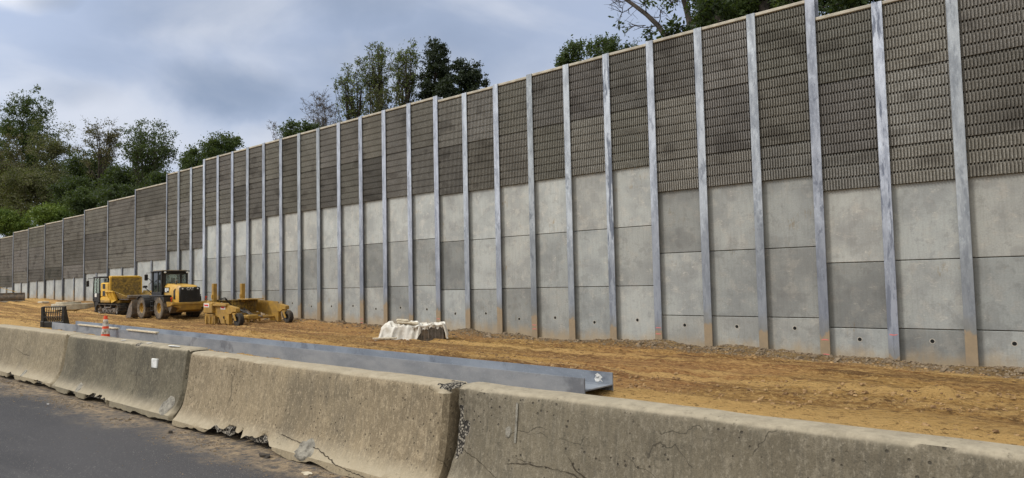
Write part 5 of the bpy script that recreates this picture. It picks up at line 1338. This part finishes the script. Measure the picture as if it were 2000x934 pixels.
T('spring_tree', 'brownish green bushy tree at the foot of the tall sparse trees', 745, 160, 84, 30, 230, L_olive, seed=26, limbs=18, subs=5, clumps=3, per=4, ls=.16, cr=.26, stems=3, trunk_r=.14, upw=.6, fill=.1)
T('cedar_tree', 'tall dark conifer, higher of the two against the sky', 848, 55, 72, 33, 215, L_con, seed=30, limbs=74, subs=5, clumps=4, per=8, ls=.16, cr=.22, trunk_r=.2, fill=.08, lump=.3, shape='spire', twigs=False)
T('cedar_tree', 'dark conifer with a broad base, lower of the two against the sky', 907, 106, 78, 34, 215, L_con, seed=31, limbs=54, subs=5, clumps=4, per=10, ls=.17, cr=.24, trunk_r=.18, fill=.05, shape='spire', twigs=False)
T('cedar_tree', 'small dark conifer tip at the wall, right of the broad conifer', 949, 140, 22, 34, 190, L_con, seed=32, limbs=16, subs=4, clumps=3, per=8, ls=.15, cr=.18, trunk_r=.08, fill=.1, shape='cone', twigs=False)
T('cedar_tree', 'low dark conifer filling the gap between the two taller ones', 872, 148, 44, 32.5, 215, L_con, seed=33, limbs=30, subs=5, clumps=4, per=10, ls=.17, cr=.26, trunk_r=.12, fill=.2, shape='spire', twigs=False)
# above the near end of the wall
T('maple_tree', 'green leafy tree top above the wall, left of the leaning dead tree', 1190, 57, 96, 31, 150, L_mid, seed=40, limbs=16, subs=5, clumps=4, per=9, ls=.15, cr=.26, fill=.12, lump=.6, trunk_r=.15)
T('maple_tree', 'low green foliage at the wall top where the tall posts begin', 1115, 84, 72, 31, 160, L_mid, seed=41, limbs=12, subs=5, clumps=4, per=9, ls=.15, cr=.26, fill=.12, lump=.6, trunk_r=.12)
T('maple_tree', 'small green spray of leaves beside the foot of the leaning dead tree', 1243, 78, 40, 30.5, 120, L_mid, seed=42, limbs=8, subs=4, clumps=4, per=8, ls=.14, cr=.2, fill=.1, trunk_r=.08)

def big_tree(label, path_px, Y, r0_, sprays, leaf, seed, twig_n=30, lfn=10):
    """a tree whose trunk passes out of the top of the picture; path_px are sight lines met at depth Y"""
    rr = random.Random(seed); nr = np.random.RandomState(seed)
    P = [at_y(x, y, Y) for x, y in path_px]; b0_ = P[0]; zb = float(zhill(b0_.x, Y)) - .2
    root = empty('tall_tree', (b0_.x, Y, zb), 0, label, 'tree', 'trees and bushes behind the noise wall'); o = Vector(root.location)
    pts = [Vector((b0_.x + .3, Y, zb))] + P; pts = [q - o for q in pts]; tm = MB(); n = len(pts)
    tm.tube(pts, [r0_ * (1.15 - .75 * i / (n - 1)) for i in range(n)], 9); cl = []
    for (sx, sy, spr, k) in sprays:
        c = at_y(sx, sy, Y + rr.uniform(-1.5, 1.5)) - o
        base = min(pts[1:], key=lambda q: (q - c).length + (0 if q.z < c.z + .5 else 3)); L = (c - base).length
        mid = base.lerp(c, .5) + Vector((rr.uniform(-.1, .1) * L, 0, -.08 * L)); tm.tube([base, mid, c], [r0_ * .28, r0_ * .17, .02], 5, caps=False)
        for t in range(twig_n // 2):
            a = base.lerp(c, rr.uniform(.45, 1)) if t % 2 else c; b2 = c + Vector((rr.gauss(0, 1), rr.gauss(0, 1), rr.gauss(0, .7))) * spr
            m2 = a.lerp(b2, .5) + Vector((0, 0, rr.uniform(-.15, .25) * spr)); tm.tube([a, m2, b2], [.022, .014, .006], 4, caps=False)
            for q in range(3):
                w0 = m2.lerp(b2, rr.random()); w1 = w0 + Vector((rr.gauss(0, .35), rr.gauss(0, .3), rr.gauss(0, .35))) * spr * .8; tm.tube([w0, w1], [.010, .005], 3, caps=False)
                if rr.random() < k: cl += [w1, w0.lerp(w1, .6)]
    tm.build('trunk', M_bark, root, True)
    if cl:
        Cc = np.array([tuple(v) for v in cl]); idx = np.repeat(np.arange(len(Cc)), lfn); Q = Cc[idx] + nr.randn(len(idx), 3) * .14
        leaf_mesh('crown', Q, np.full(len(Q), .125), leaf, root, seed)
big_tree('leaning dead tree with twisting bare twigs above the wall', [(1304, 78), (1285, 50), (1262, 28), (1238, 10), (1212, -8), (1185, -30), (1160, -60)], 30, .13, [(1215, 25, .45, .10), (1240, 50, .35, .12), (1290, 20, .5, .10), (1200, 5, .5, .1), (1268, 70, .3, .5), (1300, 68, .25, .8), (1255, -5, .5, .05)], L_dark, 50, 12, 4)
big_tree('slim dark trunk right of the leaning dead tree, with small green leaves', [(1350, 62), (1346, 40), (1340, 15), (1332, -10), (1322, -60), (1315, -140)], 30, .16, [(1330, 52, .35, .8), (1370, 30, .5, .9), (1365, 50, .35, .9), (1310, 5, .4, .15), (1385, 10, .45, .8), (1320, -40, 1.2, .6), (1360, -60, 1.2, .6)], L_dark, 51, 14, 9)
big_tree('thickest dark trunk rising above the wall top', [(1402, 42), (1402, 20), (1400, -5), (1398, -40), (1396, -100), (1392, -180)], 31, .30, [(1380, 36, .3, .8), (1430, 25, .6, 1), (1440, 5, .6, 1), (1425, 38, .35, 1), (1470, 10, .6, .9), (1370, 0, .6, .8), (1400, -70, 1.4, .7), (1450, -60, 1.4, .7), (1355, -90, 1.4, .7)], L_mid, 52, 18, 11)
big_tree('dark trunk with full green crown, left of the tallest wall post', [(1494, 22), (1490, 5), (1486, -20), (1482, -60), (1480, -140)], 31, .26, [(1470, 16, .5, 1), (1520, 6, .6, 1), (1545, -6, .6, 1), (1500, -5, .7, 1), (1460, -10, .7, 1), (1530, -40, 1.4, .8), (1470, -70, 1.4, .8)], L_mid, 53, 20, 12)
big_tree('leafy tree just right of the tallest wall post', [(1672, 30), (1670, 0), (1668, -40), (1666, -120)], 30, .2, [(1635, 10, .5, 1), (1660, 4, .55, 1), (1610, 0, .5, 1), (1690, -8, .5, 1), (1650, -60, 1.3, .8)], L_dark, 54, 22, 12)
big_tree('leafy tree beyond the top edge near the right', [(1850, -40), (1848, -80), (1846, -160)], 32, .25, [(1820, -90, 1.4, .9), (1880, -100, 1.4, .9), (1850, -150, 1.6, .9)], L_mid, 55, 18, 10)
